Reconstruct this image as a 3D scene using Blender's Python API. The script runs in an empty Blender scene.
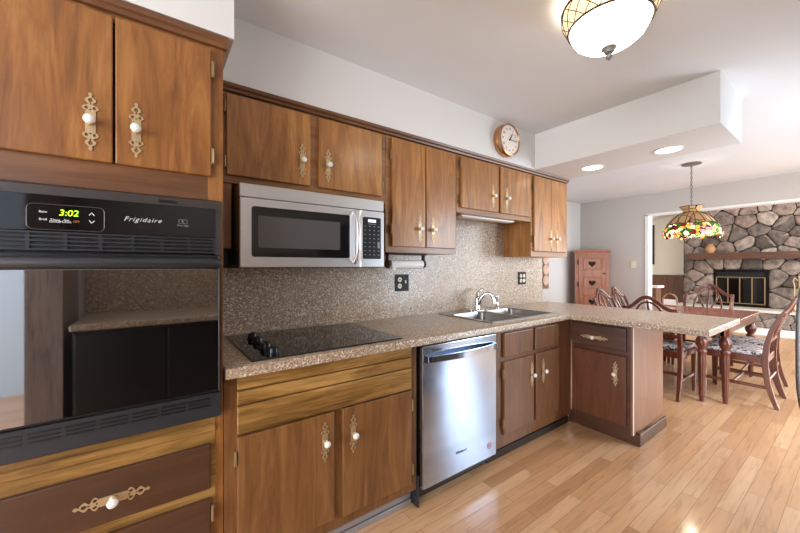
import bpy, bmesh, math, random
from mathutils import Vector, Matrix

random.seed(7)
S = bpy.context.scene
COL = S.collection
PI = math.pi

# ------------------------------------------------------------------ camera, world, lights, exposure
cam_d = bpy.data.cameras.new('camera')
cam = bpy.data.objects.new('camera', cam_d)
COL.objects.link(cam)
cam.location = (-0.2057, -2.0187, 1.2919)
cam.rotation_euler = (PI / 2 - 0.001, 0.0, -0.6245)
cam_d.sensor_width = 36.0
cam_d.lens = 339.3 / 800 * 36.0
cam_d.clip_start = 0.02
S.camera = cam

S.view_settings.view_transform = 'Standard'
S.view_settings.look = 'None'
S.view_settings.gamma = 1.0
S.view_settings.use_curve_mapping = False
S.view_settings.exposure = 0.15

world = bpy.data.worlds.new('world')
S.world = world
world.use_nodes = True
bg = world.node_tree.nodes['Background']
bg.inputs['Color'].default_value = (0.90, 0.95, 1.0, 1)
bg.inputs['Strength'].default_value = 1.0


def area(name, loc, target, sx, sy, power, color=(1, 1, 1)):
    d = bpy.data.lights.new(name, 'AREA')
    d.shape = 'RECTANGLE'
    d.size, d.size_y = sx, sy
    d.energy = power
    d.color = color
    o = bpy.data.objects.new(name, d)
    COL.objects.link(o)
    o.location = loc
    o.rotation_euler = (Vector(target) - Vector(loc)).to_track_quat('-Z', 'Y').to_euler()
    return o


def point(name, loc, power, color=(1, .9, .78), r=0.05):
    d = bpy.data.lights.new(name, 'POINT')
    d.energy = power
    d.color = color
    d.shadow_soft_size = r
    o = bpy.data.objects.new(name, d)
    COL.objects.link(o)
    o.location = loc
    return o


# daylight through the glazed doors and windows, plus added fill lamps
area('daylight_patio_door', (3.57, -2.84, 1.15), (3.4, -.6, .1), .68, 2.0, 62, (.72, .86, 1.0))
area('daylight_dining_window', (5.2, -2.84, 1.35), (5.0, -.6, .2), 1.3, 1.7, 52, (.93, .97, 1.0))
area('fill_behind', (-3.4, -2.3, 1.45), (2.0, -1.0, 1.3), 3.0, 2.2, 185, (.93, .97, 1.0))  # unseen fill panel added behind the camera to brighten the kitchen
area('daylight_hall', (-2.4, -3.0, 1.5), (-1.5, -4.28, 1.2), 1.2, 1.6, 30, (.86, .93, 1.0))
_d = bpy.data.lights.new('counter_fill_spot', 'SPOT')  # spot added to brighten the opposite run mirrored in the oven glass
_d.energy = 26
_d.spot_size = 2.4
_d.spot_blend = .8
_d.shadow_soft_size = .08
_o = bpy.data.objects.new('counter_fill_spot', _d)
COL.objects.link(_o)
_o.location = (.1, -2.45, 2.43)
area('daylight_living_window', (11.2, -3.2, 1.5), (6.0, -1.6, .9), 1.6, 1.8, 90, (1, .99, .97))
area('daylight_living_room', (8.0, -3.6, 1.9), (10.9, .6, 1.2), 2.6, 2.2, 150, (1, .98, .95))

# ------------------------------------------------------------------ materials


def lin(c):
    return tuple((v / 255 / 12.92) if v / 255 <= .04045 else ((v / 255 + .055) / 1.055) ** 2.4 for v in c) + (1,)


def newmat(name):
    m = bpy.data.materials.new(name)
    m.use_nodes = True
    nt = m.node_tree
    b = nt.nodes['Principled BSDF']
    return m, nt, b


def flat(name, rgb, rough=.5, metal=0, spec=.5, coat=0, bump=0, bscale=60, ior=None):
    m, nt, b = newmat(name)
    b.inputs['Base Color'].default_value = lin(rgb)
    b.inputs['Roughness'].default_value = rough
    b.inputs['Metallic'].default_value = metal
    b.inputs['Specular IOR Level'].default_value = spec
    b.inputs['Coat Weight'].default_value = coat
    if ior:
        b.inputs['IOR'].default_value = ior
    # slight procedural unevenness
    tc = nt.nodes.new('ShaderNodeTexCoord')
    n = nt.nodes.new('ShaderNodeTexNoise')
    n.inputs['Scale'].default_value = bscale
    n.inputs['Detail'].default_value = 4
    nt.links.new(tc.outputs['Object'], n.inputs['Vector'])
    mr = nt.nodes.new('ShaderNodeMapRange')
    mr.inputs['To Min'].default_value = max(0, rough - .04)
    mr.inputs['To Max'].default_value = min(1, rough + .04)
    nt.links.new(n.outputs['Fac'], mr.inputs['Value'])
    nt.links.new(mr.outputs['Result'], b.inputs['Roughness'])
    if bump:
        bp = nt.nodes.new('ShaderNodeBump')
        bp.inputs['Strength'].default_value = bump
        bp.inputs['Distance'].default_value = .01
        nt.links.new(n.outputs['Fac'], bp.inputs['Height'])
        nt.links.new(bp.outputs['Normal'], b.inputs['Normal'])
    return m


def emit(name, rgb, strength, base=None):
    m, nt, b = newmat(name)
    b.inputs['Base Color'].default_value = lin(base or rgb)
    b.inputs['Emission Color'].default_value = lin(rgb)
    b.inputs['Emission Strength'].default_value = strength
    b.inputs['Roughness'].default_value = .3
    return m


def ramp(nt, stops):
    r = nt.nodes.new('ShaderNodeValToRGB')
    e = r.color_ramp.elements
    while len(e) < len(stops):
        e.new(.5)
    for i, (p, c) in enumerate(stops):
        e[i].position = p
        e[i].color = c
    return r


def mix(nt, a, b, fac, mode='MIX'):
    n = nt.nodes.new('ShaderNodeMix')
    n.data_type = 'RGBA'
    n.blend_type = mode
    if isinstance(fac, (int, float)):
        n.inputs[0].default_value = fac
    else:
        nt.links.new(fac, n.inputs[0])
    nt.links.new(a, n.inputs[6]) if not isinstance(a, tuple) else setattr(n.inputs[6], 'default_value', a)
    nt.links.new(b, n.inputs[7]) if not isinstance(b, tuple) else setattr(n.inputs[7], 'default_value', b)
    return n.outputs[2]


def wood(name, dark, mid, light, axis='z', rough=.36, coat=.15, fine=.24, figure=.85):
    m, nt, b = newmat(name)
    tc = nt.nodes.new('ShaderNodeTexCoord')
    oi = nt.nodes.new('ShaderNodeObjectInfo')
    add = nt.nodes.new('ShaderNodeVectorMath')
    add.operation = 'MULTIPLY_ADD'
    nt.links.new(oi.outputs['Random'], add.inputs[0])
    add.inputs[1].default_value = (7.3, 5.1, 9.7)
    nt.links.new(tc.outputs['Object'], add.inputs[2])

    def mp(a, c):
        k = nt.nodes.new('ShaderNodeMapping')
        s = [a, a, a]
        s['xyz'.index(axis)] = c
        k.inputs['Scale'].default_value = s
        nt.links.new(add.outputs[0], k.inputs['Vector'])
        return k
    k1 = mp(8.0 * figure, 1.0 * figure)
    n1 = nt.nodes.new('ShaderNodeTexNoise')
    n1.inputs['Scale'].default_value = 1.6
    n1.inputs['Detail'].default_value = 7
    n1.inputs['Roughness'].default_value = .66
    n1.inputs['Distortion'].default_value = 1.8
    nt.links.new(k1.outputs[0], n1.inputs['Vector'])
    r1 = ramp(nt, [(.28, lin(dark)), (.5, lin(mid)), (.72, lin(light))])
    nt.links.new(n1.outputs['Fac'], r1.inputs['Fac'])
    k2 = mp(60, 2.2)
    n2 = nt.nodes.new('ShaderNodeTexNoise')
    n2.inputs['Scale'].default_value = 2.4
    n2.inputs['Detail'].default_value = 4
    n2.inputs['Distortion'].default_value = .4
    nt.links.new(k2.outputs[0], n2.inputs['Vector'])
    r2 = ramp(nt, [(.32, (.40, .34, .30, 1)), (.46, (.95, .94, .92, 1)), (.66, (1.15, 1.14, 1.12, 1))])
    nt.links.new(n2.outputs['Fac'], r2.inputs['Fac'])
    c = mix(nt, r1.outputs[0], r2.outputs[0], fine, 'MULTIPLY')
    nt.links.new(c, b.inputs['Base Color'])
    b.inputs['Roughness'].default_value = rough
    b.inputs['Coat Weight'].default_value = coat
    b.inputs['Coat Roughness'].default_value = .22
    bp = nt.nodes.new('ShaderNodeBump')
    bp.inputs['Strength'].default_value = .06
    bp.inputs['Distance'].default_value = .004
    nt.links.new(n2.outputs['Fac'], bp.inputs['Height'])
    nt.links.new(bp.outputs['Normal'], b.inputs['Normal'])
    return m


def speckle(name, rough=.32):
    m, nt, b = newmat(name)
    tc = nt.nodes.new('ShaderNodeTexCoord')

    def vor(scale):
        v = nt.nodes.new('ShaderNodeTexVoronoi')
        v.inputs['Scale'].default_value = scale
        nt.links.new(tc.outputs['Object'], v.inputs['Vector'])
        sep = nt.nodes.new('ShaderNodeSeparateColor')
        nt.links.new(v.outputs['Color'], sep.inputs[0])
        return sep
    a = vor(190)
    r = ramp(nt, [(0, lin((98, 78, 62))), (.14, lin((150, 126, 103))), (.42, lin((174, 149, 123))), (.66, lin((188, 164, 138))), (.85, lin((248, 240, 228)))])
    r.color_ramp.interpolation = 'CONSTANT'
    nt.links.new(a.outputs[0], r.inputs['Fac'])
    a2 = vor(125)
    r2 = ramp(nt, [(0, lin((130, 104, 84))), (.22, lin((168, 140, 114))), (.8, lin((186, 162, 136))), (.94, lin((224, 212, 198)))])
    r2.color_ramp.interpolation = 'CONSTANT'
    nt.links.new(a2.outputs[1], r2.inputs['Fac'])
    c = mix(nt, r.outputs[0], r2.outputs[0], .42)
    nt.links.new(c, b.inputs['Base Color'])
    b.inputs['Roughness'].default_value = rough
    b.inputs['Coat Weight'].default_value = .3
    b.inputs['Coat Roughness'].default_value = .25
    return m


def floor_mat():
    m, nt, b = newmat('oak_strip_floor')
    tc = nt.nodes.new('ShaderNodeTexCoord')
    br = nt.nodes.new('ShaderNodeTexBrick')
    br.offset = .37
    br.inputs['Scale'].default_value = 1.0
    br.inputs['Brick Width'].default_value = .85
    br.inputs['Row Height'].default_value = .073
    br.inputs['Mortar Size'].default_value = .0010
    br.inputs['Mortar Smooth'].default_value = .2
    br.inputs['Bias'].default_value = 0
    br.inputs['Color1'].default_value = (0, 0, 0, 1)
    br.inputs['Color2'].default_value = (1, 1, 1, 1)
    br.inputs['Mortar'].default_value = (.5, .5, .5, 1)
    nt.links.new(tc.outputs['Object'], br.inputs['Vector'])
    r = ramp(nt, [(0, lin((178, 130, 92))), (.08, lin((196, 148, 106))), (.5, lin((203, 156, 114))), (.88, lin((212, 169, 129))), (1, lin((186, 137, 97)))])
    nt.links.new(br.outputs['Color'], r.inputs['Fac'])
    # grain, shifted per plank
    sh = nt.nodes.new('ShaderNodeVectorMath')
    sh.operation = 'MULTIPLY_ADD'
    nt.links.new(br.outputs['Color'], sh.inputs[0])
    sh.inputs[1].default_value = (9, 13, 5)
    nt.links.new(tc.outputs['Object'], sh.inputs[2])
    k = nt.nodes.new('ShaderNodeMapping')
    k.inputs['Scale'].default_value = (2.2, 26, 10)
    nt.links.new(sh.outputs[0], k.inputs['Vector'])
    n = nt.nodes.new('ShaderNodeTexNoise')
    n.inputs['Scale'].default_value = 1.5
    n.inputs['Detail'].default_value = 6
    n.inputs['Distortion'].default_value = 1.4
    nt.links.new(k.outputs[0], n.inputs['Vector'])
    rg = ramp(nt, [(.28, (.52, .44, .38, 1)), (.45, (.92, .9, .88, 1)), (.7, (1.08, 1.08, 1.08, 1))])
    nt.links.new(n.outputs['Fac'], rg.inputs['Fac'])
    c = mix(nt, r.outputs[0], rg.outputs[0], .5, 'MULTIPLY')
    c2 = mix(nt, c, lin((122, 82, 50)), br.outputs['Fac'])
    nt.links.new(c2, b.inputs['Base Color'])
    b.inputs['Roughness'].default_value = .3
    b.inputs['Coat Weight'].default_value = .5
    b.inputs['Coat Roughness'].default_value = .12
    bp = nt.nodes.new('ShaderNodeBump')
    bp.inputs['Strength'].default_value = .12
    bp.inputs['Distance'].default_value = .003
    bp.invert = True
    nt.links.new(br.outputs['Fac'], bp.inputs['Height'])
    nt.links.new(bp.outputs['Normal'], b.inputs['Normal'])
    return m


def island_mat(name, stops, rough=.85, bump=.9, scale=9):
    m, nt, b = newmat(name)
    g = nt.nodes.new('ShaderNodeNewGeometry')
    r = ramp(nt, stops)
    nt.links.new(g.outputs['Random Per Island'], r.inputs['Fac'])
    tc = nt.nodes.new('ShaderNodeTexCoord')
    n = nt.nodes.new('ShaderNodeTexNoise')
    n.inputs['Scale'].default_value = scale
    n.inputs['Detail'].default_value = 7
    n.inputs['Roughness'].default_value = .65
    nt.links.new(tc.outputs['Object'], n.inputs['Vector'])
    r2 = ramp(nt, [(.34, (.45, .43, .42, 1)), (.5, (1.0, .98, .96, 1)), (.64, (1.35, 1.32, 1.28, 1))])
    nt.links.new(n.outputs['Fac'], r2.inputs['Fac'])
    c = mix(nt, r.outputs[0], r2.outputs[0], .95, 'MULTIPLY')
    nt.links.new(c, b.inputs['Base Color'])
    b.inputs['Roughness'].default_value = rough
    bp = nt.nodes.new('ShaderNodeBump')
    bp.inputs['Strength'].default_value = bump
    bp.inputs['Distance'].default_value = .03
    nt.links.new(n.outputs['Fac'], bp.inputs['Height'])
    nt.links.new(bp.outputs['Normal'], b.inputs['Normal'])
    return m


def fabric_mat():
    m, nt, b = newmat('floral_upholstery')
    tc = nt.nodes.new('ShaderNodeTexCoord')
    v = nt.nodes.new('ShaderNodeTexNoise')
    v.inputs['Scale'].default_value = 17
    v.inputs['Detail'].default_value = 2
    v.inputs['Distortion'].default_value = 1.5
    nt.links.new(tc.outputs['Object'], v.inputs['Vector'])
    r = ramp(nt, [(0, lin((38, 32, 36))), (.40, lin((92, 74, 78))), (.47, lin((204, 194, 190))), (.6, lin((176, 160, 160))), (.66, lin((70, 60, 64)))])
    r.color_ramp.interpolation = 'CONSTANT'
    nt.links.new(v.outputs['Fac'], r.inputs['Fac'])
    nt.links.new(r.outputs[0], b.inputs['Base Color'])
    b.inputs['Roughness'].default_value = .75
    return m


def stainless(name, rgb=(196, 194, 190), rough=.28, axis='x', aniso=.6):
    m, nt, b = newmat(name)
    b.inputs['Base Color'].default_value = lin(rgb)
    b.inputs['Metallic'].default_value = 1
    b.inputs['Roughness'].default_value = rough
    tc = nt.nodes.new('ShaderNodeTexCoord')
    k = nt.nodes.new('ShaderNodeMapping')
    s = [240, 240, 240]
    s['xyz'.index(axis)] = 3
    k.inputs['Scale'].default_value = s
    nt.links.new(tc.outputs['Object'], k.inputs['Vector'])
    n = nt.nodes.new('ShaderNodeTexNoise')
    n.inputs['Scale'].default_value = 2
    nt.links.new(k.outputs[0], n.inputs['Vector'])
    mr = nt.nodes.new('ShaderNodeMapRange')
    mr.inputs['To Min'].default_value = rough - .015
    mr.inputs['To Max'].default_value = rough + .015
    nt.links.new(n.outputs['Fac'], mr.inputs['Value'])
    nt.links.new(mr.outputs['Result'], b.inputs['Roughness'])
    return m


M = {}
M['wall'] = flat('white_wall_paint', (219, 217, 215), .7, bump=.03, bscale=200)
M['wall_grey'] = flat('grey_wall_paint', (198, 191, 185), .75, bump=.03, bscale=200)
M['ceiling'] = flat('ceiling_paint', (225, 227, 230), .8, bump=.05, bscale=160)
M['trim'] = flat('white_trim_paint', (240, 240, 238), .4)
M['yellow_wall'] = flat('cream_wall_paint', (248, 244, 230), .75)
M['daylit_wall'] = flat('daylight_tinted_wall_paint', (196, 208, 222), .75)  # bluish daylight is put into this wall's base colour
M['floor'] = floor_mat()
M['speckle'] = speckle('speckled_tan_laminate')
M['up'] = wood('golden_cabinet_wood', (116, 71, 29), (158, 104, 49), (192, 136, 74), 'z', coat=.4)
M['up_h'] = wood('golden_cabinet_wood_rail', (114, 74, 40), (146, 98, 54), (168, 118, 68), 'x', coat=.3)
M['cornice'] = wood('brown_cornice_wood', (84, 52, 29), (106, 68, 40), (126, 84, 51), 'x')
M['tall'] = wood('amber_cabinet_wood', (104, 62, 27), (141, 90, 42), (170, 116, 61), 'z')
M['base'] = wood('brown_cabinet_wood', (90, 57, 30), (120, 79, 43), (144, 102, 60), 'z')
M['base_h'] = wood('olive_brown_board_wood', (88, 60, 26), (138, 100, 50), (180, 138, 80), 'x', fine=.7)
M['sinkw'] = wood('chestnut_cabinet_wood', (84, 51, 26), (112, 70, 38), (134, 88, 50), 'z')
M['pen'] = wood('dark_red_brown_wood', (74, 39, 21), (96, 52, 29), (114, 66, 39), 'z')
M['pen_h'] = wood('dark_red_brown_wood_rail', (60, 35, 21), (78, 46, 28), (94, 58, 36), 'y')
M['panel'] = wood('end_panel_wood', (116, 74, 50), (134, 88, 62), (148, 102, 74), 'z', fine=.2)
M['drawer_dark'] = wood('plain_dark_brown_wood', (66, 40, 26), (74, 46, 30), (84, 53, 35), 'x', fine=.15)
M['kick'] = flat('dark_toe_kick', (50, 32, 22), .6)
M['kick_grey'] = flat('grey_toe_strip', (164, 158, 160), .35, metal=.4)
M['brass'] = flat('antique_brass', (196, 172, 134), .45, metal=.75, bump=.1, bscale=180)
M['brass_dark'] = flat('aged_brass', (150, 126, 92), .4, metal=.7)
M['porcelain'] = flat('white_porcelain', (238, 234, 226), .12, coat=.6)
M['black_plastic'] = flat('black_plastic', (24, 24, 26), .3)
M['dark_plastic'] = flat('charcoal_plastic', (40, 41, 45), .38)
M['oven_trim'] = flat('bronze_grey_trim', (74, 68, 66), .35, metal=.5)
M['black_glass'] = flat('black_glass', (6, 6, 7), .05, ior=1.5)
M['mirror_glass'] = flat('oven_door_glass', (9, 9, 10), .02, ior=3.3)
M['mw_glass'] = flat('microwave_window_glass', (18, 18, 19), .08, ior=1.6)
M['mw_screen'] = flat('microwave_screen_mesh', (82, 80, 80), .25)
M['cooktop'] = flat('ceramic_cooktop_glass', (10, 10, 11), .06, ior=1.75)
M['steel'] = stainless('brushed_steel', (226, 226, 227), .36, axis='x')
M['steel_dw'] = stainless('daylight_tinted_steel', (178, 194, 218), .15, axis='z')  # reflected blue daylight is tinted into the steel's base colour
M['steel_sink'] = stainless('sink_steel', (150, 148, 146), .3, axis='x')
M['chrome'] = flat('chrome', (212, 212, 214), .1, metal=1)
M['fridge'] = stainless('fridge_steel', (150, 154, 160), .35, axis='z')
M['silver'] = flat('silver_lettering', (222, 222, 222), .3, metal=.3)
M['white_print'] = flat('white_print', (226, 226, 228), .5)
M['grey_print'] = flat('grey_print', (148, 148, 150), .5)
M['dark_print'] = flat('dark_print', (34, 34, 40), .4)
M['red_print'] = flat('red_print', (176, 60, 62), .5)
M['green_led'] = emit('green_led', (176, 255, 20), 1.6)
M['orange_print'] = flat('orange_print', (190, 116, 60), .5)
M['lcd'] = emit('pale_lcd', (226, 236, 240), .9)
M['copper'] = flat('copper_rim', (196, 148, 112), .28, metal=1)
M['dial'] = flat('clock_dial', (236, 226, 216), .5)
M['plate_black'] = flat('black_plate', (24, 21, 20), .45, spec=.2)
M['ivory'] = flat('ivory_plastic', (228, 216, 196), .4)
M['paper'] = flat('paper_towel', (236, 236, 238), .9, bump=.2, bscale=90)
M['dark_hole'] = flat('dark_interior', (16, 12, 10), .8)
M['bowl_glass'] = emit('lit_frosted_glass', (255, 249, 236), 9)
M['bulb'] = emit('lit_bulb', (255, 240, 215), 3)
M['band_glass'] = emit('lit_cream_glass', (255, 226, 176), .75)
M['bronze'] = flat('dark_bronze', (62, 44, 32), .4, metal=.8)
M['pewter'] = flat('pewter', (120, 117, 112), .45, metal=.3)
M['can'] = emit('recessed_lens', (255, 248, 236), 6.0)
M['dining'] = wood('mahogany', (70, 31, 19), (98, 46, 29), (118, 60, 40), 'z', rough=.28, coat=.35)
M['dining_top'] = wood('mahogany_top', (122, 62, 46), (146, 80, 62), (164, 98, 78), 'x', rough=.2, coat=.6)
M['fabric'] = fabric_mat()
M['pine'] = wood('pink_pine', (150, 94, 70), (172, 112, 86), (188, 128, 100), 'z', fine=.3)
M['stone'] = island_mat('field_stone', [(0, lin((84, 75, 71))), (.3, lin((118, 107, 100))), (.55, lin((144, 132, 123))), (.75, lin((134, 116, 107))), (1, lin((168, 156, 147)))])
M['mortar'] = flat('dark_mortar', (54, 47, 43), .9, bump=.5, bscale=40)
M['mantel'] = wood('mantel_beam_wood', (66, 40, 27), (86, 53, 37), (104, 66, 47), 'y')
M['wainscot'] = wood('wainscot_wood', (92, 58, 38), (116, 76, 52), (136, 92, 64), 'z', fine=.6)
M['firebox'] = flat('black_firebox', (9, 9, 9), .6, spec=.15)
M['slab'] = flat('pale_hearth_slab', (206, 198, 190), .6)
M['pale_floor_slab'] = flat('white_floor_slab', (244, 242, 236), .5)
M['greywood'] = wood('grey_oak_post', (120, 104, 100), (146, 128, 122), (166, 150, 142), 'z', fine=.6)
M['wicker'] = flat('tan_wood', (176, 130, 92), .5)
M['napkin'] = flat('paper_napkin', (244, 242, 240), .9)
M['green_wall_cup'] = flat('plate_glaze', (226, 190, 170), .3)
M['rackwood'] = flat('plate_rack_wood', (146, 118, 102), .6)


def tiffany(name, lower):
    m, nt, b = newmat(name)
    tc = nt.nodes.new('ShaderNodeTexCoord')
    v = nt.nodes.new('ShaderNodeTexVoronoi')
    v.inputs['Scale'].default_value = 24 if lower else 9
    nt.links.new(tc.outputs['Object'], v.inputs['Vector'])
    sep = nt.nodes.new('ShaderNodeSeparateColor')
    nt.links.new(v.outputs['Color'], sep.inputs[0])
    if lower:
        st = [(0, lin((40, 110, 30))), (.2, lin((92, 160, 60))), (.34, lin((244, 232, 196))), (.5, lin((240, 176, 84))), (.62, lin((206, 160, 160))), (.72, lin((120, 30, 22))), (.82, lin((246, 220, 130))), (.92, lin((70, 30, 18)))]
    else:
        st = [(0, lin((176, 136, 92))), (.4, lin((190, 150, 106))), (.7, lin((164, 124, 82)))]
    r = ramp(nt, st)
    r.color_ramp.interpolation = 'CONSTANT'
    nt.links.new(sep.outputs[0], r.inputs['Fac'])
    ve = nt.nodes.new('ShaderNodeTexVoronoi')
    ve.feature = 'DISTANCE_TO_EDGE'
    ve.inputs['Scale'].default_value = 24 if lower else 9
    nt.links.new(tc.outputs['Object'], ve.inputs['Vector'])
    mr = nt.nodes.new('ShaderNodeMath')
    mr.operation = 'LESS_THAN'
    mr.inputs[1].default_value = .055 if lower else .03
    nt.links.new(ve.outputs['Distance'], mr.inputs[0])
    c = mix(nt, r.outputs[0], lin((44, 26, 16)), mr.outputs[0])
    nt.links.new(c, b.inputs['Base Color'])
    nt.links.new(c, b.inputs['Emission Color'])
    b.inputs['Emission Strength'].default_value = .33 if lower else .15
    b.inputs['Roughness'].default_value = .25
    return m


M['tiff_low'] = tiffany('stained_glass_flowers', True)
M['tiff_up'] = tiffany('stained_glass_amber', False)

# ------------------------------------------------------------------ mesh helpers


def new():
    return bmesh.new()


def box(bm, x0, x1, y0, y1, z0, z1, bev=0.0, seg=1):
    t = bmesh.new()
    bmesh.ops.create_cube(t, size=1)
    for v in t.verts:
        v.co = Vector(((x0 + x1) / 2 + v.co.x * (x1 - x0), (y0 + y1) / 2 + v.co.y * (y1 - y0), (z0 + z1) / 2 + v.co.z * (z1 - z0)))
    if bev:
        bmesh.ops.bevel(t, geom=list(t.edges), offset=bev, segments=seg, affect='EDGES', profile=.5)
    merge(bm, t)
    return bm


def merge(bm, t, mat=None):
    if mat is not None:
        t.transform(mat)
    me = bpy.data.meshes.new('tmp')
    t.to_mesh(me)
    t.free()
    bm.from_mesh(me)
    bpy.data.meshes.remove(me)


def cyl(bm, a, b, r0, r1=None, n=16, cap=True):
    a, b = Vector(a), Vector(b)
    r1 = r0 if r1 is None else r1
    d = b - a
    t = bmesh.new()
    bmesh.ops.create_cone(t, cap_ends=cap, segments=n, radius1=r0, radius2=r1, depth=d.length)
    q = d.to_track_quat('Z', 'Y').to_matrix().to_4x4()
    merge(bm, t, Matrix.Translation((a + b) / 2) @ q)
    return bm


def lathe(bm, prof, loc=(0, 0, 0), axis='z', n=28, close=False):
    """prof: list of (r, h) revolved about the axis through loc."""
    t = bmesh.new()
    rings = []
    for r, h in prof:
        if r < 1e-5:
            rings.append([t.verts.new((0, 0, h))])
        else:
            rings.append([t.verts.new((r * math.cos(2 * PI * i / n), r * math.sin(2 * PI * i / n), h)) for i in range(n)])
    for A, B in zip(rings, rings[1:]):
        for i in range(n):
            j = (i + 1) % n
            if len(A) == 1 and len(B) == 1:
                continue
            if len(A) == 1:
                t.faces.new((A[0], B[j], B[i]))
            elif len(B) == 1:
                t.faces.new((A[i], A[j], B[0]))
            else:
                t.faces.new((A[i], A[j], B[j], B[i]))
    bmesh.ops.recalc_face_normals(t, faces=t.faces)
    R = {'z': Matrix.Identity(4), '-y': Matrix.Rotation(PI / 2, 4, 'X'), '-x': Matrix.Rotation(-PI / 2, 4, 'Y'), '-z': Matrix.Rotation(PI, 4, 'X')}[axis]
    merge(bm, t, Matrix.Translation(loc) @ R)
    return bm


def tube(bm, pts, r, n=10, cap=True):
    pts = [Vector(p) for p in pts]
    rad = r if isinstance(r, (list, tuple)) else [r] * len(pts)
    t = bmesh.new()
    rings = []
    up = None
    for i, p in enumerate(pts):
        d = (pts[min(i + 1, len(pts) - 1)] - pts[max(i - 1, 0)]).normalized()
        if up is None:
            up = Vector((0, 0, 1)) if abs(d.z) < .9 else Vector((1, 0, 0))
        s = d.cross(up).normalized()
        up = s.cross(d).normalized()
        rings.append([t.verts.new(p + (s * math.cos(2 * PI * k / n) + up * math.sin(2 * PI * k / n)) * rad[i]) for k in range(n)])
    for A, B in zip(rings, rings[1:]):
        for i in range(n):
            j = (i + 1) % n
            t.faces.new((A[i], A[j], B[j], B[i]))
    if cap:
        t.faces.new(rings[0])
        t.faces.new(rings[-1])
    bmesh.ops.recalc_face_normals(t, faces=t.faces)
    merge(bm, t)
    return bm


def sweep(bm, pts, w, h, side=(1, 0, 0)):
    """rectangular bar along pts; w along `side`, h across."""
    pts = [Vector(p) for p in pts]
    sd = Vector(side)
    ws = w if isinstance(w, (list, tuple)) else [w] * len(pts)
    hs = h if isinstance(h, (list, tuple)) else [h] * len(pts)
    t = bmesh.new()
    rings = []
    for i, p in enumerate(pts):
        d = (pts[min(i + 1, len(pts) - 1)] - pts[max(i - 1, 0)]).normalized()
        o = d.cross(sd).normalized()
        a, b = sd * ws[i] / 2, o * hs[i] / 2
        rings.append([t.verts.new(p + s) for s in (a + b, -a + b, -a - b, a - b)])
    for A, B in zip(rings, rings[1:]):
        for i in range(4):
            j = (i + 1) % 4
            t.faces.new((A[i], A[j], B[j], B[i]))
    t.faces.new(rings[0])
    t.faces.new(rings[-1])
    bmesh.ops.recalc_face_normals(t, faces=t.faces)
    bmesh.ops.bevel(t, geom=list(t.edges), offset=min(min(ws), min(hs)) * .14, segments=1, affect='EDGES')
    merge(bm, t)
    return bm


def prism(bm, outline, plane, d0, d1, bev=0.0):
    """outline: 2D polygon; plane 'xz' extrudes along y, 'yz' along x, 'xy' along z."""
    t = bmesh.new()

    def co(a, b, d):
        return {'xz': (a, d, b), 'yz': (d, a, b), 'xy': (a, b, d)}[plane]
    lo = [t.verts.new(co(a, b, d0)) for a, b in outline]
    hi = [t.verts.new(co(a, b, d1)) for a, b in outline]
    t.faces.new(lo)
    f = t.faces.new(hi)
    n = len(lo)
    for i in range(n):
        j = (i + 1) % n
        t.faces.new((lo[i], lo[j], hi[j], hi[i]))
    bmesh.ops.recalc_face_normals(t, faces=t.faces)
    if bev:
        bmesh.ops.bevel(t, geom=[e for e in f.edges], offset=bev, segments=1, affect='EDGES')
    merge(bm, t)
    return bm


def text_bm(body, size, shear=0.0, depth=.0006, align='CENTER', spacing=1.0):
    cu = bpy.data.curves.new('txt', 'FONT')
    cu.body = body
    cu.size = size
    cu.shear = shear
    cu.extrude = depth
    cu.align_x = align
    cu.align_y = 'CENTER'
    cu.space_character = spacing
    o = bpy.data.objects.new('txt', cu)
    COL.objects.link(o)
    dg = bpy.context.evaluated_depsgraph_get()
    me = bpy.data.meshes.new_from_object(o.evaluated_get(dg))
    bm = bmesh.new()
    bm.from_mesh(me)
    bpy.data.objects.remove(o)
    bpy.data.meshes.remove(me)
    bpy.data.curves.remove(cu)
    return bm


FACE_Y = Matrix.Rotation(PI / 2, 4, 'X')                                      # text facing -y


def put_text(bm, body, size, loc, rot=FACE_Y, **k):
    t = text_bm(body, size, **k)
    merge(bm, t, Matrix.Translation(loc) @ rot)


ORIG = {}


def link(name, data, loc, parent):
    o = bpy.data.objects.new(name, data)
    COL.objects.link(o)
    if parent is not None:
        o.parent = parent
        o.location = Vector(loc) - ORIG[parent.name]
    else:
        o.location = loc
    ORIG[o.name] = Vector(loc)
    return o


def obj(name, bm, mats, parent=None, origin=None, smooth=None, label=None):
    """bm holds scene coordinates; the object's origin is its parent's (or `origin`)."""
    org = Vector(origin) if origin is not None else (ORIG[parent.name] if parent is not None else Vector((0, 0, 0)))
    bmesh.ops.translate(bm, verts=bm.verts, vec=-org)
    me = bpy.data.meshes.new(name)
    bm.to_mesh(me)
    bm.free()
    for mm in (mats if isinstance(mats, (list, tuple)) else [mats]):
        me.materials.append(mm)
    if smooth:
        for p in me.polygons:
            p.use_smooth = True
        me.set_sharp_from_angle(angle=math.radians(smooth))
    o = link(name, me, org, parent)
    if label:
        o['label'] = label
    return o


def tag(o, label, cat, group=None):
    o['label'] = label
    o['category'] = cat
    if group:
        o['group'] = group
    return o


def thing(name, label, cat, loc, group=None, rotz=0):
    o = link(name, None, loc, None)
    o.rotation_euler = (0, 0, rotz)
    return tag(o, label, cat, group)


def struct(name, bm, mat):
    o = obj(name, bm, mat)
    o['kind'] = 'structure'
    return o


def B(*a, **k):
    return box(new(), *a, **k)


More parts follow.
